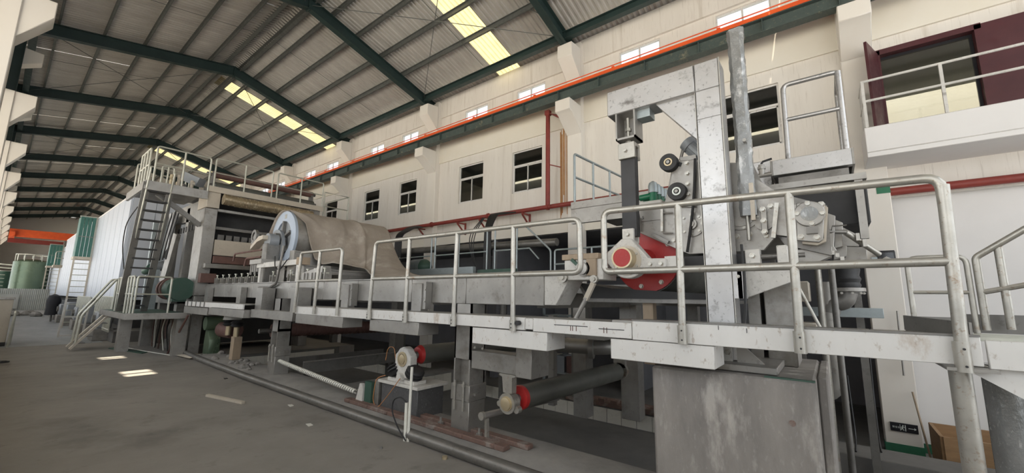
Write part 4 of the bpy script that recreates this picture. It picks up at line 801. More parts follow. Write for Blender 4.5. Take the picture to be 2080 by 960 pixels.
# rear platform, railings on the drive side
rp_ = thing('rear_platform', 'grey steel platform with tube railing behind the belt strap', 'platform', (2.8, 7, 3))
part('deck', MB().box(1.5, 3.72, 6.5, 8.6, 3.28, 3.42), 'steel', rp_, bev=.006); part('edge_beam', MB().box(1.5, 3.70, 6.48, 6.56, 3.0, 3.27), 'steel', rp_)
part('top_rail', MB().tube([(3.66, 6.55, 3.42), (3.66, 6.55, 4.38), (3.5, 8.6, 4.38), (3.5, 8.6, 3.42)], .024, 10, fil=.05), 'galvanized_blue', rp_); part('mid_rail', MB().tube([(3.66, 6.55, 3.92), (3.5, 8.6, 3.92)], .022, 10), 'galvanized_blue', rp_)
for t in (.33, .66): part('post', MB().cyl((3.66-.16*t, 6.55+2.05*t, 3.4), (3.66-.16*t, 6.55+2.05*t, 4.37), .022), 'galvanized_blue', rp_)
part('leg', MB().box(1.6, 1.75, 6.6, 6.75, -.3, 3.0), 'steel_dark', rp_)
dd = thing('drive_deck', 'blue-grey kerb and green plate on the drive side deck', 'deck', (7, 7, 2))
part('kerb', MB().box(6.6, 10.0, 6.9, 7.0, 2.16, 2.34), 'galvanized_blue', dd); part('deck', MB().box(3.2, 10.5, 6.5, 7.95, 2.05, 2.15), 'steel_dark', dd); part('plate', MB().box(5.4, 6.5, 6.95, 7.05, 2.16, 2.26), 'machine_green', dd)
for x in (4, 6.5, 9.5): part('deck_leg', MB().box(x-.07, x+.07, 7.1, 7.24, -.31, 2.05), 'steel_dark', dd)
def loop(lab, pts, mid, posts, r=.02, m='galvanized_blue', y=7.1):
    q = thing('drive_railing', lab, 'railing', (pts[0][0], y, pts[0][1])); part('top_rail', MB().tube([(x, y, z) for x, z in pts], r, 8, fil=.06), m, q)
    part('mid_rail', MB().tube([(x, y, z) for x, z in mid], r*.9, 8), m, q)
    for x, z0, z1 in posts: part('post', MB().cyl((x, y, z0), (x, y, z1), r), m, q)
loop('pale tube railing behind the draped felt beside the blue motor', [(10.4, 2.15), (10.4, 3.22), (8.35, 3.22), (8.35, 2.15)], [(10.4, 2.7), (8.35, 2.7)], [(9.3, 2.15, 3.22)])
loop('pale tube railing left of the black cable bundle', [(8.2, 2.15), (8.2, 3.20), (6.35, 3.20), (6.35, 2.15)], [(8.2, 2.7), (6.35, 2.7)], [(7.3, 2.15, 3.2)])
loop('pale tube railing with a sloping end right of the cable bundle', [(6.1, 2.15), (6.1, 3.22), (5.2, 3.20), (4.55, 2.62), (4.55, 2.15)], [(6.1, 2.7), (5.1, 2.7), (4.85, 2.45)], [(5.45, 2.15, 3.2)])
loop('low pale tube railing just left of the white bearing carriage', [(4.45, 2.1), (4.45, 2.62), (2.95, 2.62), (2.95, 2.1)], [(4.45, 2.32), (3.0, 2.32)], [(3.6, 2.1, 2.62)])
loop('low pale tube railing behind the red roll bearing', [(2.75, 2.1), (2.75, 2.62), (1.9, 2.62), (1.9, 2.1)], [(2.75, 2.32), (1.9, 2.32)], [])
cbd = thing('cable_bundle', 'thick black cable bundle rising behind the railings to the red pipe', 'cable', (6.9, 7.6, 2.2))
for i in range(7): o = i*.04; part('cable', MB().tube([(6.75+o, 7.7, 2.1), (6.78+o*.8, 7.7, 3.4), (6.8+o*1.2, 8.0, 3.85), (6.9+o*2.2, 8.9, 4.05)], .022, 6, fil=.2), 'cable_black', cbd)
for i in range(3): part('cable_loop', MB().tube([(7.0+i*.03, 7.7, 3.7), (7.35+i*.1, 7.7, 3.3), (7.4+i*.05, 7.7, 2.8), (7.2, 7.7, 2.3)], .012, 6, fil=.25), 'cable_black', cbd)
c2 = thing('cable_bundle', 'black cable bundle hanging behind the draped felt', 'cable', (11, 8.0, 2.2))
for i in range(6): o = i*.06; part('cable', MB().tube([(10.8+o, 7.9, 2.2), (10.8+o, 7.9, 3.6), (10.9+o*1.6, 8.6, 4.0), (11.4+o, 9.2, 4.1)], .028, 6, fil=.2), 'cable_black', c2)
bm_ = thing('drive_motor', 'blue electric motor on the drive side deck behind the railing', 'motor', (9.4, 7.6, 2.15))
part('housing', MB().lathe((9.9, 7.7, 2.48), (-1, 0, 0), [(0, .2), (.05, .23), (.6, .23), (.7, .18), (.8, .05)], 22), 'machine_green', bm_); part('foot', MB().box(9.25, 9.85, 7.55, 7.85, 2.1, 2.3), 'machine_green', bm_)
for i in range(8): part('cooling_fin', MB().ring((9.8-i*.06, 7.7, 2.48), (-1, 0, 0), .225, .245, .02, 22), 'motor_grey', bm_)
single('side_duct', MB().tube([(12.0, 8.4, 3.15), (5.2, 8.4, 3.0)], .10, 12), 'steel_dark', 'long dark pipe behind the drive side railings', 'pipe')
# pumps and clutter in the dark below the table on the drive side
cl_ = random.Random(11)
pmp = thing('vertical_pipe', 'dark vertical pipe with flange behind the guide roll', 'pipe', (5.0, 6.4, 0))
part('pipe', MB().cyl((5.15, 6.3, -.3), (5.15, 6.3, 1.5), .07), 'steel_dark', pmp); part('flange', MB().cyl((5.15, 6.3, .93), (5.15, 6.3, 1.0), .13), 'steel', pmp)
for i, (x, w, h, lab) in enumerate(((6.0, .28, 1.5, 'grey steel upright in the dark behind the guide roll bearing'), (4.1, .12, 1.3, 'thin upright of the dim shelf behind the nearest post'))):
    single('rear_upright', MB().box(x, x+w, 6.5, 6.5+w, -.31, h), 'steel', lab, 'post')
rk = thing('storage_rack', 'dim rack of coloured boxes behind the nearest table post', 'rack', (4.2, 8, -.3))
for x in (4.6, 5.5): part('post', MB().box(x, x+.05, 8.3, 8.35, -.83, 1.6), 'galvanized_blue', rk)
for z in (-.1, .55, 1.2): part('shelf', MB().box(4.6, 5.55, 8.3, 8.9, z, z+.03), 'galvanized_blue', rk)
for i, m in enumerate(('wood_crate', 'machine_green', 'wood_timber', 'brown_pipe', 'motor_grey', 'cream_panel')): part('rack_box', MB().box(4.7+(i % 3)*.28, 4.92+(i % 3)*.28, 8.35, 8.75, (.58 if i < 3 else -.07), (.95 if i < 3 else .3)), m, rk)
rb2 = thing('rusty_base', 'rusty base plate on the tiled kerb behind the hanging roll', 'base plate', (4, 7.2, -.3))
part('plate', MB().box(1.6, 4.2, 7.08, 7.5, -.31, -.24), 'rusty_plate', rb2, bev=.01)
for i in range(10): part('clip', MB().box(1.7+i*.24, 1.82+i*.24, 7.07, 7.2, -.24, -.18), 'rusty_plate', rb2)
dpipe = thing('suction_pipe', 'pale pipe with bolted flange under the walkway left of the concrete block', 'pipe', (2.3, 5.2, .9))
part('pipe', MB().tube([(3.1, 5.0, .97), (2.5, 5.1, .97), (2.25, 5.5, .98), (2.2, 6.0, .98)], .10, 16, fil=.15), 'steel', dpipe); part('flange', MB().cyl((2.62, 5.05, .97), (2.56, 5.07, .97), .15, n=22), 'steel', dpipe)
single('rear_leg_column', MB().box(2.55, 2.85, 6.6, 6.85, -.31, 1.6), 'steel', 'grey steel column right of the suction pipe flange', 'post', bev=.006)
single('low_beam', MB().box(2.0, 2.6, 4.2, 6.2, 1.16, 1.30), 'steel', 'grey cross beam under the walkway beside the suction pipe', 'beam')
for x in (-.28, .36): part('leg', MB().box(x-.04, x+.04, 6.86, 6.94, -.55, 3.12), 'steel_dark', up)
# ================================================================ DRAPED ROLL ON THE TABLE
DX, DZ, DR = 9.98, 2.92, .64
dr_ = thing('dandy_roll', 'big horizontal roll with a pale blue end ring half covered by a felt', 'roller', (DX, 5, 2.2))
part('shell', MB().cyl((DX, 4.05, DZ), (DX, 6.35, DZ), DR-.03, n=48), 'steel', dr_)
part('end_ring', MB().ring((DX, 4.05, DZ), (0, -1, 0), .40, DR, .06, 48), 'ring_blue', dr_)
part('end_ring', MB().ring((DX, 6.35, DZ), (0, 1, 0), .34, DR, .06, 48), 'ring_blue', dr_)
part('guard_disc', MB().cyl((DX+.16, 3.90, DZ-.2), (DX+.16, 3.96, DZ-.2), .40, n=30), 'motor_grey', dr_)
part('inner_disc', MB().cyl((DX, 4.03, DZ), (DX, 4.04, DZ), .41, n=40), 'motor_grey', dr_)
for i in range(5):
    a = i*2*math.pi/5+.3; part('spoke', MB().bar((DX+.08*math.cos(a), 4.0, DZ+.08*math.sin(a)), (DX+.4*math.cos(a), 4.0, DZ+.4*math.sin(a)), .05, .09, (0, 1, 0)), 'steel_dark', dr_)
part('hub', MB().cyl((DX, 3.80, DZ), (DX, 4.06, DZ), .10, n=18), 'steel_dark', dr_)
part('nameplate', MB().box(DX-.10, DX-.0, 3.985, 3.99, DZ+.46, DZ+.56), 'galvanized', dr_)
# felt: hangs over the crown; its lower edge runs diagonally from the crown (near end) to the beam (far end)
NU, NV = 60, 44
HEM = [(0, (9.80, 4.06, 3.55)), (.14, (9.42, 4.22, 3.2)), (.30, (9.18, 4.4, 2.43)), (.40, (9.02, 4.5, 2.33)), (.66, (8.3, 5.0, 2.24)), (.80, (6.1, 3.98, 1.92)), (.93, (5.4, 4.02, 1.93)), (1, (5.6, 4.7, 1.96))]
def hem(u):
    for (a, p), (b, q) in zip(HEM, HEM[1:]):
        if u <= b: t = (u-a)/(b-a); t = t*t*(3-2*t)*.35+t*.65; return Vector(p).lerp(Vector(q), t)
    return Vector(HEM[-1][1])
def felt_pt(u, v):
    h = hem(u); y0 = 4.04+u*2.48; R = DR+.02; a0 = math.radians(40)
    off = 165 if u > .25 else 100+65*min(1, u/.25)
    a1 = math.radians(off); arc = R*(a1-a0); e = Vector((DX+R*math.cos(a1), y0, DZ+R*math.sin(a1))); st = (h-e).length; tot = arc+st; L = v*tot
    if L < arc: an = a0+L/R; p = Vector((DX+R*math.cos(an), y0, DZ+R*math.sin(an))); k = 0
    else:
        k = (L-arc)/max(st, 1e-4); p = e.lerp(h, k); p.z -= .30*math.sin(math.pi*k)*min(1, st/2.5); p.z = max(p.z, 1.895)
    w = .02*math.sin(u*31+v*4)*v+.045*math.sin(u*13-v*6)*max(0, v-.3)+.10*math.exp(-((u-.60-.12*v)/.035)**2)*min(1, v*1.6)*(1-.5*k)+.05*math.exp(-((u-.42-.05*v)/.03)**2)*v
    return (p.x-w*.7, p.y, max(p.z+w*.6, 1.89))
vsf = [felt_pt(i/NU, j/NV) for i in range(NU+1) for j in range(NV+1)]
fm_ = MB().add(vsf, [(i*(NV+1)+j, (i+1)*(NV+1)+j, (i+1)*(NV+1)+j+1, i*(NV+1)+j+1) for i in range(NU) for j in range(NV)])
ft = single('felt_blanket', fm_, 'felt', 'dirty beige felt blanket draped over the big roll', 'felt')
sm = ft.modifiers.new('thick', 'SOLIDIFY'); sm.thickness = .012; sm.offset = 0
fs_ = MB()
pts = [(DX+(DR+.02)*math.cos(math.radians(92-5*k)), DZ+(DR+.02)*math.sin(math.radians(92-5*k))) for k in range(10)]
for k in range(5): pts.append((pts[9][0]+.10*(k+1), pts[9][1]-.12*(k+1)))
fs_.add([(x, y, z) for x, z in pts for y in (3.94, 4.14)], [(2*k, 2*k+1, 2*k+3, 2*k+2) for k in range(14)])
ff = single('felt_strip', fs_, 'felt', 'narrow felt strip hanging behind the blue ring of the big roll', 'felt'); ff.modifiers.new('thick', 'SOLIDIFY').thickness = .015
cr = MB(); rn = random.Random(8)
for i in range(9):
    for j in range(5): cr.v.append((8.35+.75*i/8+rn.uniform(-.03, .03), 6.5+.35*j/4, 1.88+.24*math.sin(i/8*math.pi)*(.4+.6*math.sin(j/4*math.pi))+rn.uniform(0, .04)))
cr.f = [(i*5+j, (i+1)*5+j, (i+1)*5+j+1, i*5+j+1) for i in range(8) for j in range(4)]
ce = single('felt_heap', cr, 'felt', 'crumpled end of felt heaped on the beam right of the draped roll', 'felt'); ce.modifiers.new('thick', 'SOLIDIFY').thickness = .02
# suction boxes and bearer under the roll
for i, (x0, x1, z0, z1, y0, y1, lab) in enumerate(((9.0, 9.3, 2.0, 2.24, 3.9, 6.6, 'long grey suction box below the felt'), (9.7, 10.2, 1.95, 2.16, 3.9, 6.6, 'dark suction box directly under the big roll'), (7.55, 7.95, 1.90, 2.08, 3.95, 6.4, 'grey drip trough in front of the suction box'), (9.28, 9.48, 2.27, 2.56, 4.0, 6.3, 'grey save-all box against the lower front of the big roll'))):
    t = thing('suction_box', lab, 'suction box', ((x0+x1)/2, 5, z0)); part('box', MB().box(x0, x1, y0, y1, z0, z1), 'steel' if i != 1 else 'steel_dark', t, bev=.006); part('lid', MB().box(x0-.02, x1+.02, y0, y1, z1, z1+.02), 'steel', t); part('end_cap', MB().box(x0-.01, x1+.01, y0-.03, y0, z0-.02, z1+.03), 'steel', t)
    part('foot', MB().box(x0+.03, x1-.03, y0+.05, y0+.15, 1.8, z0), 'steel_dark', t)
brg = thing('roll_bearer', 'bearing stand with valves and a yellowish cap at the blue ring end', 'bearing', (10.2, 3.75, 1.87))
part('stand', MB().box(9.85, 10.1, 3.62, 3.9, 1.87, 2.75), 'steel_dark', brg, bev=.01); part('bearing', MB().cyl((DX, 3.66, DZ-.1), (DX, 3.86, DZ-.1), .17, n=22), 'motor_grey', brg)
part('cap', MB().prism([(10.62, 2.72), (10.2, 2.92), (9.95, 2.93), (9.95, 2.84), (10.25, 2.80), (10.62, 2.64)], 'y', 3.55, 3.72), 'cream_panel', brg); part('wheel', MB().ring((10.75, 3.7, 2.98), (0, -1, 0), .10, .16, .06, 20), 'steel_dark', brg)
part('lever', MB().bar((10.9, 3.7, 2.8), (10.7, 3.7, 3.05), .08, .1), 'steel', brg)
for k, (z, x1) in enumerate(((2.62, 11.9), (2.46, 11.1))): part('air_pipe', MB().tube([(10.2, 3.65, z), (x1, 3.65, z), (x1+.06, 3.65, z-.18)], .022, 8, fil=.06), 'brown_pipe', brg)
for i in range(5): part('fitting', MB().cyl((10.0+i*.12, 3.58, 2.05+.06*(i % 2)), (10.0+i*.12, 3.58, 2.3+.05*(i % 3)), .03, n=8), 'steel_dark', brg)
part('pad', MB().box(9.75, 10.4, 3.5, 3.9, 2.28, 2.38), 'steel', brg)
# portal stool on the beam
ps = thing('portal_stool', 'white portal frame standing on the machine beam left of the railing', 'stand', (8.9, 3.62, 1.87))
part('top_bar', MB().box(8.05, 10.1, 3.55, 3.68, 2.19, 2.30), 'white_paint', ps, bev=.006)
for x in (8.12, 8.98, 9.95): part('leg', MB().box(x-.05, x+.05, 3.56, 3.67, 1.866, 2.19), 'white_paint', ps, bev=.004)
part('end_pad', MB().box(7.95, 8.12, 3.53, 3.72, 2.19, 2.33), 'wood_timber', ps)
part('bent_pipe', MB().tube([(9.7, 3.5, 1.75), (9.15, 3.5, 1.75), (8.85, 3.5, 1.83), (8.75, 3.5, 2.25), (8.72, 3.52, 2.6)], .025, 8, fil=.06), 'steel_dark', ps)
part('hose', MB().tube([(9.1, 3.52, 2.4), (9.0, 3.5, 2.15), (8.75, 3.5, 2.1), (8.5, 3.52, 2.3)], .012, 6, fil=.1), 'cable_black', ps)
def foil(x, lab):
    t = thing('foil_adjuster', lab, 'adjuster', (x, 3.62, 1.866), 'foil adjusters on the machine beam')
    part('bracket', MB().box(x-.07, x-.055, 3.58, 3.72, 1.866, 2.02).box(x+.055, x+.07, 3.58, 3.72, 1.866, 2.02).box(x-.07, x+.07, 3.58, 3.72, 1.866, 1.88), 'steel', t); part('spindle', MB().cyl((x-.15, 3.62, 2.0), (x+.15, 3.62, 2.0), .012, n=8), 'galvanized_far', t); part('screw', MB().cyl((x, 3.62, 1.88), (x, 3.62, 2.10), .014, n=8).cyl((x, 3.62, 2.08), (x, 3.62, 2.10), .03, n=8), 'galvanized_far', t)
    return t
NTH = ['first', 'second', 'third', 'fourth', 'fifth', 'sixth', 'seventh', 'eighth', 'ninth', 'tenth', 'eleventh', 'twelfth']
f0 = foil(7.5, 'second small foil adjuster on the machine beam counting away from the railings')
for k, x in enumerate((7.15, 7.8, 8.5, 9.35, 10.35, 10.75, 11.15, 11.55, 12.0, 12.45, 12.9)): copy_tree(f0, (x-7.5, 0, 0), None, NTH[k if k == 0 else k+1]+' small foil adjuster on the machine beam counting away from the railings')
for i, x in enumerate((7.3, 10.5, 11.1, 11.8, 12.5)):
    single('drainage_foil', MB().box(x-.16, x+.16, 3.9, 6.3, 1.87, 1.99), 'steel_dark', ['first', 'second', 'third', 'fourth', 'fifth'][i]+' dark drainage foil across the table counting away from the red roll', 'foil')
wg = single('side_wedge', MB().prism([(7.2, 1.87), (8.0, 1.87), (8.0, 2.02), (7.2, 2.14)], 'y', 3.6, 3.75), 'steel', 'wedge-shaped steel guide on the beam beside the short railing', 'guide')
# ================================================================ PRESS GANTRY (front face X = 13.5)
GX = 13.5
pg = thing('press_gantry', 'tall grey press frame with two box columns and an upper deck', 'press frame', (14, 5, 0))
for y0, y1 in ((3.30, 3.60), (6.14, 6.46)):
    part('column', MB().box(GX, GX+.75, y0, y1, 1.55, 3.98), 'steel' if y0 < 5 else 'steel', pg, bev=.01); part('column_top', MB().box(GX-.02, GX+.8, y0+.01, y1+.02, 4.0, 4.5), 'cream_panel' if y0 < 5 else 'steel', pg, bev=.01)
    part('column_base', MB().box(GX+.02, GX+.7, y0+.02, y1-.02, 0, 1.54), 'steel', pg, bev=.01)
part('deck', MB().box(GX-.05, GX+2.6, 3.3, 6.55, 4.50, 4.58), 'steel', pg)
part('deck_edge', MB().box(GX-.09, GX-.05, 3.3, 6.55, 4.44, 4.60), 'cream_panel', pg)
part('cross_beam', MB().box(GX+.05, GX+.2, 3.6, 6.14, 3.93, 4.0), 'steel', pg); part('cross_beam', MB().box(GX+.1, GX+.3, 3.6, 6.14, 3.42, 3.50), 'steel_dark', pg)
part('doctor_panel', MB().box(GX+.02, GX+.06, 3.62, 5.1, 2.68, 3.12), 'cream_panel', pg, bev=.006); part('doctor_beam', MB().box(GX-.25, GX-.05, 3.4, 5.6, 2.30, 2.42), 'steel', pg, bev=.006)
part('doctor_blade', MB().bar((GX-.05, 3.62, 2.55), (GX-.05, 5.4, 2.55), .12, .2), 'brown_pipe', pg)
part('inner_box', MB().box(GX+.6, GX+2.4, 3.7, 6.1, .2, 4.4), 'interior_dark', pg)  # dark filler box stands in for the shade inside the press
part('side_plate', MB().prism([(14.3, 4.3), (17.6, 4.3), (17.6, 3.9), (14.3, 3.7)], 'y', 3.35, 3.5), 'steel', pg)
for i, x in enumerate((15.2, 17.2)): part('rear_post', MB().box(x, x+.3, 3.35, 3.6, 0, 4.2), 'steel', pg)
for i in range(7): part('vent_slot', MB().box(14.45+i*.28, 14.55+i*.28, 3.34, 3.36, 3.45, 3.62), 'interior_dark', pg)
for j in range(9): part('felt_clip', MB().box(GX+.28, GX+.34, 3.75+j*.2, 3.9+j*.2, 3.15, 3.3), 'steel_dark', pg)
single('foot_platform_block', MB().box(13.3, 13.6, 3.35, 3.7, 1.9, 2.15), 'brown_pipe', 'brown block at the foot of the near press column', 'block')
pr1 = single('wrapped_felt_roll', MB().tube([(GX-.28, 3.62, 4.24), (GX-.28, 4.2, 4.22), (GX-.27, 5.2, 4.22), (GX-.25, 6.1, 4.2)], .155, 18), 'wrap_gold', 'felt roll wrapped in shiny yellowed plastic below the upper deck', 'roller')
for i, (x, z, r, y0, lab) in enumerate(((14.0, 5.08, .10, 3.5, 'higher of the two long brown rolls on the upper deck'), (13.9, 4.72, .12, 3.55, 'lower dark roll lying on the upper deck'))):
    t = thing('felt_roll', lab, 'roller', (x, 5, z)); part('shell', MB().cyl((x, y0, z), (x, 6.4, z), r, n=20), 'brown_pipe' if i == 0 else 'roller_rubber', t); part('journal', MB().cyl((x, y0-.15, z), (x, 6.5, z), .05), 'steel_dark', t)
    for y in (y0+.02, 6.38): part('bearing', MB().box(x-.09, x+.09, y-.05, y+.03, 4.58, z+.05), 'steel_dark', t)
# upper deck railings
def rails(lab, P0, P1, z0, z1, n, mid=True, m='galvanized_far', r=.022, fil=.06, name='deck_railing', rad2=True):
    q = thing(name, lab, 'railing', P0+(z0,)); a = Vector((*P0, z0)); b = Vector((*P1, z0)); up_ = Vector((0, 0, z1-z0))
    part('top_rail', MB().tube([a, a+up_, b+up_, b], r, 8, fil=fil), m, q)
    if mid: part('mid_rail', MB().tube([a+up_*.52, b+up_*.52], r*.8, 6), m, q)
    for k in range(1, n+1): p = a.lerp(b, k/(n+1)); part('post', MB().cyl(p, p+up_, r, n=8), m, q)
    return q
rails('upper deck railing in front of the press above the golden roll', (GX-.07, 3.40), (GX-.07, 4.9), 4.55, 5.42, 1)
rails('upper deck railing at the far front corner of the press', (GX-.07, 5.05), (GX-.07, 6.5), 4.55, 5.42, 1)
rails('front railing of the ladder landing at the top left', (GX-.07, 2.12), (GX-.07, 3.28), 4.42, 5.38, 1)
rails('side railing of the ladder landing facing the aisle', (GX+.05, 2.02), (GX+1.1, 2.02), 4.42, 5.32, 2)
rails('rear railing of the ladder landing', (GX+2.2, 2.1), (GX+2.2, 3.25), 4.42, 5.35, 3)
rails('back railing of the upper deck behind the rolls', (GX+2.5, 3.4), (GX+2.5, 5.0), 4.58, 5.3, 2)
rails('back railing of the upper deck near the right wall', (GX+2.5, 5.1), (GX+2.5, 6.5), 4.58, 5.3, 2)
sdk = thing('side_deck', 'small railed side deck between the press and the right wall', 'platform', (14, 7, 3.6))
part('deck', MB().box(GX+.2, GX+2.0, 6.5, 7.6, 4.0, 4.2), 'steel', sdk)
part('top_rail', MB().tube([(GX+.2, 6.7, 4.2), (GX+.2, 6.7, 5.2), (GX+.2, 7.6, 5.2), (GX+.2, 7.6, 4.2)], .024, 8), 'galvanized_far', sdk); part('mid_rail', MB().tube([(GX+.2, 6.7, 4.7), (GX+.2, 7.6, 4.7)], .02, 6), 'galvanized_far', sdk)
part('side_rail', MB().tube([(GX+.2, 7.6, 5.2), (GX+2.0, 7.6, 5.2), (GX+2.0, 7.6, 4.2)], .024, 8), 'galvanized_far', sdk); part('leg', MB().box(GX+.2, GX+.4, 7.4, 7.6, 0, 4.0), 'steel_dark', sdk)
ldk = thing('ladder_landing', 'overhanging landing at the top of the steep ladder', 'platform', (14, 2.6, 4.2))
part('deck', MB().box(GX-.05, GX+2.3, 2.0, 3.3, 4.36, 4.44), 'steel_dark', ldk); part('edge_beam', MB().box(GX-.09, GX-.05, 2.0, 3.3, 4.20, 4.44), 'steel', ldk, bev=.004); part('side_beam', MB().box(GX-.05, GX+2.3, 1.97, 2.03, 4.22, 4.44), 'steel', ldk)
part('brace', MB().bar((GX+.3, 3.3, 3.5), (GX+.3, 2.3, 4.2), .1, .12), 'steel_dark', ldk)
lad = thing('steep_ladder', 'steep steel ladder with dark rungs up to the landing', 'ladder', (14.4, 2.2, 1.1))
A0, A1 = Vector((GX+.95, 2.02, 1.12)), Vector((GX-.05, 2.02, 4.4))
for dy in (0, .48): part('stringer', MB().bar(A0+Vector((0, dy, 0)), A1+Vector((0, dy, 0)), .05, .14, (0, 1, 0)), 'steel_dark', lad)
for k in range(13): p = A0.lerp(A1, (k+.6)/13.5); part('rung', MB().box(p.x-.09, p.x+.09, p.y+.02, p.y+.46, p.z-.018, p.z+.018), 'interior_dark', lad)
for dy in (0, .48): part('hand_rail', MB().tube([A0+Vector((-.12, dy, .6)), A1+Vector((-.2, dy, .3))], .018, 6), 'galvanized_far', lad)
part('cable', MB().tube([(14.4, 1.98, 2.2), (14.6, 1.9, 2.8), (14.2, 1.85, 3.4), (13.9, 1.98, 3.8)], .012, 6, fil=.3), 'cable_black', lad)
# press interior seen past the ladder
pf = thing('press_side_frame', 'silver inclined side frames and drive parts of the press', 'machine frame', (16, 3.2, 1.5))
part('frame_plate', MB().prism([(15.9, 4.1), (17.0, 4.1), (17.2, 3.3), (16.6, 2.7), (16.0, 3.0)], 'y', 3.1, 3.2), 'steel_bright', pf); part('swing_arm', MB().prism([(14.9, 3.3), (15.4, 3.4), (16.2, 2.0), (15.7, 1.8)], 'y', 3.05, 3.15), 'steel', pf); part('swing_arm', MB().prism([(17.3, 3.5), (17.7, 3.5), (18.0, 1.9), (17.5, 1.8)], 'y', 3.05, 3.15), 'steel', pf)
part('pivot', MB().cyl((16.6, 3.0, 2.45), (16.6, 3.3, 2.45), .16, n=18), 'motor_grey', pf); part('air_cylinder', MB().cyl((17.6, 2.95, 2.3), (16.9, 2.95, 2.4), .12, n=16), 'machine_green', pf); part('lower_box', MB().box(15.2, 18.3, 3.2, 3.6, 1.3, 1.75), 'steel_dark', pf)
for i in range(6): part('pneumatic_hose', MB().tube([(15.2+i*.42, 3.1, 4.1), (15.1+i*.45, 2.98, 3.3-.1*(i % 3)), (15.5+i*.4, 3.0, 2.6)], .018, 6, fil=.3), 'cable_black', pf)
for i, x in enumerate((16.5, 17.5)): part('upright', MB().box(x, x+.14, 2.95, 3.1, 1.1, 4.0), 'galvanized_blue', pf)
gt = thing('open_drum', 'dark green drum with open rusty mouths beside the press column', 'drum', (14.4, 3, 1.5))
part('shell', MB().cyl((13.62, 3.05, 1.72), (14.25, 3.05, 1.72), .30, n=26), 'machine_green', gt); part('mouth', MB().ring((14.26, 3.02, 1.72), (1, -.05, 0), .24, .31, .06, 26), 'brown_pipe', gt); part('mouth', MB().ring((14.5, 3.0, 1.72), (1, -.05, 0), .24, .30, .10, 26), 'brown_pipe', gt); part('cradle', MB().box(13.7, 14.2, 2.9, 3.2, 1.38, 1.46), 'machine_green', gt)
# lower landing, railings, stairs
ll = thing('lower_landing', 'long low steel landing left of the machine with posts', 'platform', (16, 2.5, 1))
part('deck', MB().box(13.2, 17.0, 2.0, 3.2, 1.05, 1.10), 'machine_green', ll); part('edge_beam', MB().box(13.2, 17.0, 1.96, 2.0, .96, 1.10), 'steel', ll); part('edge_beam', MB().box(13.17, 13.2, 1.96, 3.2, .96, 1.11), 'steel', ll)
for x, y in ((13.4, 3.0), (15.3, 2.2), (16.6, 2.9)): part('leg', MB().box(x, x+.28, y, y+.25, 0, 1.05), 'steel', ll)
for i, (x0, x1) in enumerate(((13.3, 14.0), (14.15, 14.75), (15.0, 15.6))): rails(['lower railing frame nearest to the machine beam', 'middle lower railing frame below the ladder', 'lower railing frame left of the ladder foot'][i], (x0, 2.05+.02*i), (x1, 2.05+.02*i), 1.1, 2.0, 1, name='landing_railing')
rails('short end railing of the lower landing beside the green drum', (13.25, 2.1), (13.25, 2.75), 1.1, 2.0, 0, name='landing_railing')
st_ = thing('steel_stairs', 'short pale steel stairs with tube handrails down to the aisle floor', 'stairs', (17.2, 1.7, 0))
for x in (16.45, 17.15): part('stringer', MB().bar((x, 1.44, .05), (x, 2.16, 1.03), .05, .15, (1, 0, 0)), 'cream_panel', st_)
for k in range(5): part('tread', MB().box(16.47, 17.13, 1.54+k*.13, 1.72+k*.13, .18+k*.175, .2+k*.175), 'steel_dark', st_)
for x in (16.42, 17.18): part('hand_rail', MB().tube([(x, 1.52, .12), (x, 1.56, .95), (x, 2.14, 1.98), (x, 2.26, 1.98), (x, 2.24, 1.1)], .03, 10, fil=.08), 'galvanized_far', st_)
# picket railings and trestle beyond the stairs
def pickets(lab, x0, x1, y, z0, z1):
    q = thing('picket_railing', lab, 'railing', (x0, y, z0)); part('top_rail', MB().tube([(x0, y, z1), (x1, y, z1)], .02, 6), 'galvanized_far', q); part('bottom_rail', MB().tube([(x0, y, z0+.08), (x1, y, z0+.08)], .02, 6), 'galvanized_far', q); part('mid_rail', MB().tube([(x0, y, (z0+z1)/2), (x1, y, (z0+z1)/2)], .015, 6), 'galvanized_far', q)
    n = int((x1-x0)/.22)
    for k in range(n+1): part('picket', MB().cyl((x0+k*(x1-x0)/n, y, z0), (x0+k*(x1-x0)/n, y, z1), .02, n=6), 'galvanized_far', q)
pickets('picket railing just beyond the stairs', 18.0, 21.5, 2.35, .35, 1.45); pickets('picket railing below the first hood', 22.5, 26.5, 2.3, .3, 1.4)
bs = single('machine_base', MB().box(18.2, 40, 2.5, 3.4, 0, .35), 'dark_concrete', 'long low concrete base under the dryer hood', 'base')
tre = thing('trestle_frame', 'white tube trestle standing in the aisle beyond the stairs', 'trestle', (21.5, 1.8, 0))
for y in (1.55, 2.15): part('leg', MB().bar((21.6, y, 0), (21.6, y+.05, 1.35), .05, .05), 'white_paint', tre)
part('rung', MB().bar((21.6, 1.55, .05), (21.6, 2.15, .05), .04, .04), 'white_paint', tre); part('rung', MB().bar((21.6, 1.58, .7), (21.6, 2.18, .7), .04, .04), 'white_paint', tre)
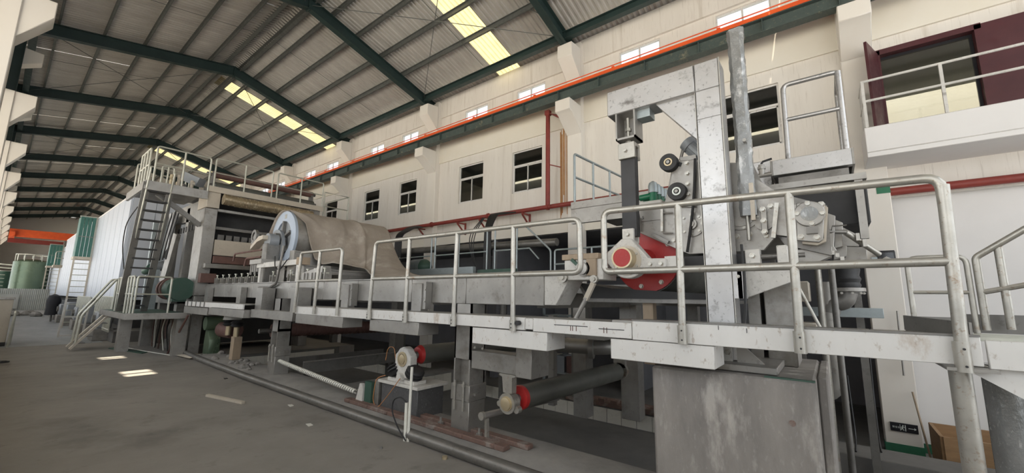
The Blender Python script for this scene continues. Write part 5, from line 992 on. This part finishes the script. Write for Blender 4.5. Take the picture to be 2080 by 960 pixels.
# ================================================================ DRYER HOODS
def hood(lab, x0, x1, y0, z0, z1, n, base='hood_panel'):
    t = thing('dryer_hood', lab, 'dryer hood', ((x0+x1)/2, y0+1, z0)); w = (x1-x0)/n
    pm = mesh(MB().box(.02, w-.02, -.03, .03, z0, z1), 'panel'); pm.materials.append(MT[base])
    for i in range(n): part('panel', pm, None, t, loc=(x0+i*w, y0, 0))
    ne = 5; we = 3.2/ne; pe = mesh(MB().box(-.02, .03, .006, we-.006, z0, z1), 'end_panel'); pe.materials.append(MT[base])
    for i in range(ne): part('end_panel', pe, None, t, loc=(x0, y0+.03+i*we, 0))
    part('core', MB().box(x0+.03, x1, y0+.03, y0+3.2, z0+.02, z1), 'steel_dark', t); part('roof_edge', MB().box(x0-.03, x1, y0-.04, y0+3.25, z1, z1+.06), 'white_wall', t)
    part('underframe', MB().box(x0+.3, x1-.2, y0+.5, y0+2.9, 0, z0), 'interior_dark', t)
    return t
hood('long white panelled dryer hood left of the steep ladder', 19.4, 41, 2.6, 1.35, 5.05, 18)
hood('second white dryer hood further down the hall', 45, 60, 2.86, 1.3, 4.9, 10)
def booth(lab, x, y0, y1, z0, z1, h):
    t = thing('shutter_booth', lab, 'booth', (x, (y0+y1)/2, 0)); n = 4; w = (y1-y0)/n
    pm = mesh(MB().box(-.02, .02, .006, w-.006, z0, z1), 'shutter_panel'); pm.materials.append(MT['shutter_green'])
    for i in range(n): part('shutter_panel', pm, None, t, loc=(x, y0+i*w, 0))
    part('frame', MB().box(x+.02, x+.06, y0-.04, y1+.04, z1-.02, z1+.05).box(x+.02, x+.08, y1, y1+.06, z0-.1, z1), 'galvanized_far', t); part('side_panel', MB().box(x+.02, x+.9, y0, y0+.03, z0, z1), 'shutter_green', t)
    part('sill', MB().box(x-.02, x+.9, y0-.03, y1+.05, z0-.12, z0), 'cream_panel', t)
    for y in (y0-.03, y1+.0): part('ladder_post', MB().box(x-.04, x+.02, y, y+.06, h, z0), 'cream_panel', t)
    for k in range(11): z = h+.25+k*(z0-h-.3)/11; part('rung', MB().cyl((x-.01, y0, z), (x-.01, y1, z), .018, n=6), 'galvanized_far', t)
    part('mid_bar', MB().box(x-.03, x-.02, y0, y1, (z0+z1)/2-.01, (z0+z1)/2+.02), 'steel_dark', t)
booth('green shuttered booth with a ladder on the first hood', 27, 2.0, 2.5, 3.2, 5.05, 0)
booth('smaller green shuttered booth on the second hood', 46, 2.1, 2.74, 3.5, 5.1, 0)
lb2 = thing('hood_balcony', 'small railed balcony bracket at the end of the second hood', 'platform', (44.3, 2.9, 3.3))
part('deck', MB().box(43.9, 44.98, 2.3, 3.4, 3.35, 3.5), 'cream_panel', lb2); part('top_rail', MB().tube([(44.0, 2.35, 3.5), (44.0, 2.35, 4.5), (44.0, 3.35, 4.5), (44.0, 3.35, 3.5)], .03, 6, fil=.15), 'galvanized_far', lb2); part('mid_rail', MB().tube([(44.0, 2.35, 4.0), (44.0, 3.35, 4.0)], .02, 6), 'galvanized_far', lb2)
# gears, motors along the hood foot
rnd = random.Random(4)
for i in range(7):
    x = 19.2+i*3.1; y = 2.15+rnd.uniform(-.05, .1); t = thing('gear_unit', ['first', 'second', 'third', 'fourth', 'fifth', 'sixth', 'seventh'][i]+' grey drive unit along the foot of the hoods counting from the stairs', 'drive unit', (x, y, 0))
    part('base', MB().box(x, x+.9, y, y+.5, 0, .4), 'rubble', t, bev=.02); part('housing', MB().box(x+.1, x+.8, y+.05, y+.45, .4, .95+.15*(i % 2)), 'motor_grey', t, bev=.04); part('shaft', MB().cyl((x+.45, y-.02, .7), (x+.45, y+.5, .7), .14), 'steel_dark', t)
dj = thing('draped_jacket', 'black cloth hung on a post far down the aisle', 'cloth', (33, 2.0, 0))
part('cloth', MB().lathe((33, 2.0, .35), (0, 0, 1), [(0, .28), (.4, .25), (.75, .28), (1.0, .22), (1.1, .05)], 12), 'cloth_dark', dj); part('post', MB().cyl((33, 2.0, 0), (33, 2.0, 1.4), .04), 'steel_dark', dj)
# ================================================================ FAR END
tk = thing('storage_tank', 'big olive green cylindrical tank at the far end', 'tank', (55, 1.6, 1.5))
part('shell', MB().cyl((55, 1.65, 1.5), (55, 1.65, 4.1), 1.08, n=40), 'tank_green', tk); part('lid', MB().lathe((55, 1.65, 4.1), (0, 0, 1), [(0, 1.08), (.15, .9), (.25, .3)], 40), 'tank_green', tk); part('stand', MB().cyl((55, 1.65, 0), (55, 1.65, 1.5), .9, n=24), 'steel_dark', tk)
for i in range(12): a = i*math.pi/6; part('rail_post', MB().cyl((55+.98*math.cos(a), 1.65+.98*math.sin(a), 4.1), (55+.98*math.cos(a), 1.65+.98*math.sin(a), 4.75), .03, n=6), 'galvanized_far', tk)
part('rail_ring', MB().ring((55, 1.65, 4.7), (0, 0, 1), .96, 1.02, .05, 30), 'galvanized_far', tk)
tk2 = thing('storage_tank', 'smaller dark tank with a ladder left of the green tank', 'tank', (58, .2, 0))
part('shell', MB().cyl((58, .15, 0), (58, .15, 3.3), .75, n=28), 'machine_green', tk2)
for z in (3.3, 3.6, 3.9): part('rail_ring', MB().ring((58, .15, z), (0, 0, 1), .72, .77, .05, 24), 'galvanized_far', tk2)
for k in range(9): part('rung', MB().box(57.2, 57.22, .0, .3, .4+k*.32, .44+k*.32), 'galvanized_far', tk2)
fc = thing('corrugated_fence', 'white corrugated sheet fence in front of the far tanks', 'fence', (48, 1, 0)); fw = 2.6/5
pmf = MB(); pr = []
for i in range(6): x = i*fw/6; pr += [(x, 0), (x+.03, 0), (x+.045, .03), (x+.07, .03)]
pr.append((fw-.005, 0)); k = len(pr); pmf.add([(-h, y, .3) for y, h in pr]+[(-h, y, 1.75) for y, h in pr], [(i, i+1, k+i+1, k+i) for i in range(k-1)]); pmf = mesh(pmf, 'fence_sheet', smooth=False); pmf.materials.append(MT['fence_sheet'])
for i in range(5): part('fence_sheet', pmf, None, fc, loc=(43.2, -.25+i*fw, 0))
part('leaning_sheet', MB().bar((43.0, .2, .9), (43.0, 1.0, .9), .02, .95, (0, 0, 1)), 'fence_sheet', fc); part('kerb', MB().box(43.2, 43.5, -.3, 2.5, 0, .3), 'white_wall', fc)
for i in range(9):
    x, y = 39.5+rnd.uniform(0, 3), rnd.uniform(-.1, 1.9); single('rubble_lump', MB().lathe((x, y, 0), (rnd.uniform(-.2, .2), rnd.uniform(-.2, .2), 1), [(0, .25), (.12, .28), (.26, .16), (.32, .04)], 7), 'rubble', ['grey rubble lump on the floor before the white fence'][0], 'rubble', 'rubble before the far fence')
oc = thing('bridge_crane', 'orange bridge crane spanning the far end of the hall', 'crane', (60, 4.5, 7))
part('girder', MB().box(59.6, 60.1, .05, 8.8, 6.65, 7.35), 'orange_paint', oc); part('girder', MB().box(61.4, 61.8, .05, 8.8, 6.2, 6.6), 'pipe_red', oc); part('end_truck', MB().box(59.2, 62.2, .05, .4, 6.6, 7.05), 'orange_paint', oc); part('end_truck', MB().box(59.2, 62.2, 8.45, 8.8, 6.6, 7.05), 'orange_paint', oc); part('hoist', MB().box(59.9, 61.0, 3.6, 4.4, 5.95, 6.6), 'steel_dark', oc)
# ================================================================ LEFT EDGE AND FLOOR BITS
cb = thing('grey_cabinet', 'grey cabinet with a sloping front at the left edge', 'cabinet', (19.5, -.1, 0))
part('body', MB().box(19, 20.6, -.36, .36, 0, 1.35), 'cream_panel', cb, bev=.01); part('top', MB().box(18.97, 20.63, -.38, .39, 1.35, 1.40), 'steel', cb); part('kick', MB().box(18.99, 19, -.36, .36, 0, .12), 'rubber_black', cb)
q = thing('stub_railing', 'short pale tube railing beside the grey cabinet', 'railing', (18.7, .4, 0)); part('rail', MB().tube([(18.6, .40, 0), (18.6, .43, 1.0), (19.4, .45, 1.0), (19.4, .45, 0)], .025, 8, fil=.05), 'galvanized_far', q); part('mid_rail', MB().tube([(18.6, .42, .5), (19.4, .45, .5)], .02, 6), 'galvanized_far', q)
hw = thing('hand_wheel', 'small black hand wheel lying on the floor at the left edge', 'hand wheel', (14.5, .28, 0)); part('rim', MB().ring((14.4, .26, .04), (0, 0, 1), .10, .13, .03, 20), 'rubber_black', hw)
for i in range(3): a = i*2.1; part('spoke', MB().bar((14.4, .26, .055), (14.4+.11*math.cos(a), .26+.11*math.sin(a), .055), .02, .02), 'rubber_black', hw)
ub = single('floor_channel', MB().bar((7.86, 2.27, .02), (6.95, 2.47, .02), .05, .035), 'cream_panel', 'pale metal channel offcut lying on the aisle floor', 'offcut')
single('bottle_cap', MB().cyl((3.18, 3.0, 0), (3.18, 3.0, .025), .028, n=14), 'brass', 'small gold cap on the floor near the ledge', 'cap')
single('floor_washer', MB().cyl((3.9, 2.75, 0), (3.9, 2.75, .02), .018, n=10), 'steel', 'tiny steel nut on the aisle floor left of the gold cap', 'nut')
single('white_cord', MB().tube([(16.2, 2.55, .02), (14.8, 2.75, .02), (13.6, 3.0, .015)], .012, 6), 'pvc_white', 'thin white cord lying on the floor before the landing', 'cord')
single('dark_plate', MB().prism([(16.4, 2.2), (14.5, 2.6), (14.7, 2.75), (16.6, 2.35)], 'z', .0, .02), 'machine_green', 'dark green plate lying on the floor before the landing', 'plate')
pk = MB().add([(13.6, 3.05, .02), (12.4, 3.12, .04), (12.5, 3.5, .10), (13.4, 3.45, .03)], [(0, 1, 2, 3)])
pko = single('torn_sheet', pk, 'cream_panel', 'torn pale sheet lying at the pit corner', 'sheet'); pko.modifiers.new('thick', 'SOLIDIFY').thickness = .006
for i, (x, y, lab) in enumerate(((9.2, 2.9, 'dark chip on the floor near the ribbed hose'), (6.3, 2.85, 'white paper scrap on the floor beside the floor pipe'), (5.2, 2.6, 'small pale scrap in the middle of the aisle floor'))):
    single('floor_scrap', MB().prism([(x, y), (x+.12, y+.02), (x+.1, y+.07), (x+.01, y+.06)], 'z', 0, .006), 'pvc_white' if i else 'rubber_black', lab, 'scrap')
# clutter at the near end of the press pit: pumps, pedestals, leaning bars
pu = thing('stand_pump', 'yellowish bearing pedestal and pump parts in the dark left of the pit', 'pump', (12.3, 3.7, 0))
part('pedestal', MB().prism([(12.9, 0), (12.5, 0), (12.5, .45), (12.7, .75), (12.85, .75), (12.9, .4)], 'y', 3.5, 3.75), 'tank_green', pu, bev=.01); part('bearing', MB().cyl((12.68, 3.42, .85), (12.68, 3.78, .85), .17, n=18), 'tank_green', pu); part('rotor', MB().cyl((12.2, 3.7, .72), (11.6, 3.75, .72), .2, n=16), 'brown_pipe', pu)
bl2 = thing('air_spring', 'pair of small black air springs under a white dome on a timber post', 'air spring', (11.2, 3.6, 0))
part('post', MB().box(10.95, 11.15, 3.55, 3.72, .1, .62), 'wood_timber', bl2, bev=.006); part('dome', MB().lathe((11.35, 3.6, 1.0), (0, 0, 1), [(0, .19), (.08, .18), (.16, .10), (.19, .02)], 18), 'white_paint', bl2)
for x in (11.55, 11.02): part('bellow', MB().lathe((x, 3.6, .84), (0, 0, 1), [(0, .09), (.03, .14), (.07, .10), (.10, .14), (.14, .09)], 16), 'rubber_black', bl2); part('foot', MB().cyl((x, 3.6, .62), (x, 3.6, .85), .06, n=10), 'brass', bl2)
single('leaning_bar', MB().cyl((14.1, 3.05, 0.0), (12.9, 3.1, 1.05), .025, n=8), 'brown_pipe', 'rusty bar leaning against the walkway end', 'bar')
for i in range(6):
    x = 13.8+i*.75; single('pipe_cluster', MB().tube([(x, 3.6, 0), (x+.1, 3.55, .5), (x-.1, 3.6, 1.0)], .05+.012*(i % 3), 8, fil=.1), ('steel', 'brown_pipe', 'steel_dark')[i % 3], ['first', 'second', 'third', 'fourth', 'fifth', 'sixth'][i]+' pipe under the lower landing counting from the pit', 'pipe')

vc = thing('valve_cluster', 'cluster of brownish valves and fittings on the ladder landing', 'valve', (14.3, 3.0, 4.44))
rv = random.Random(21)
for i in range(9):
    x = 13.7+rv.uniform(0, .9); y = 2.55+i*.085; h = .15+rv.uniform(0, .3)
    part('valve_body', MB().cyl((x, y, 4.44), (x, y, 4.44+h), .04, n=10).cyl((x, y-.03, 4.44+h*.7), (x, y+.06, 4.44+h*.7), .05, n=10), ('brass', 'steel', 'cream_panel')[i % 3], vc)
part('control_box', MB().bar((14.2, 2.9, 4.9), (13.8, 3.2, 4.7), .25, .25), 'motor_grey', vc)
rails('inner railing beside the valve cluster on the landing', (13.9, 2.35), (13.9, 2.6), 4.44, 5.0, 1)
for i, (x, y, z0, z1, lab) in enumerate(((14.5, 3.35, 0, 1.0, 'grey pump casing under the landing beside the leaning bar'), (15.6, 3.3, 0, .8, 'low pump casing under the landing further left'))):
    t = thing('pump_casing', lab, 'pump', (x, y, 0)); part('casing', MB().lathe((x, y, .45), (0, 1, 0), [(0, .12), (.05, .28), (.25, .28), (.3, .12)], 20), 'steel_dark', t); part('foot', MB().box(x-.2, x+.2, y, y+.3, 0, .25), 'rubble', t); part('outlet', MB().cyl((x+.2, y+.15, .45), (x+.2, y+.15, z1), .08), 'steel', t)
hcab = thing('hanging_cables', 'tangle of thin cables and hoses under the lower landing', 'cable', (14.5, 3.1, .1))
for i in range(9):
    x = 13.6+i*.32; part('cable', MB().tube([(x, 3.1, 1.04), (x+rv.uniform(-.2, .2), 3.05, .6), (x+rv.uniform(-.3, .3), 3.1, .02)], .014, 6, fil=.2), ('cable_black', 'pvc_white', 'brown_pipe')[i % 3], hcab)

rq = random.Random(31)
for i in range(16):
    x = rq.uniform(9.3, 12.4); y = rq.uniform(3.3, 3.75); r = rq.uniform(.03, .08)
    single('debris_stone', MB().lathe((x, y, .09), (rq.uniform(-.3, .3), rq.uniform(-.3, .3), 1), [(0, r), (r*.5, r*1.1), (r, r*.6), (r*1.2, r*.1)], 6), 'rubble', 'small grey stone lying on the pit ledge left of the steel post', 'stone', 'stones on the pit ledge')
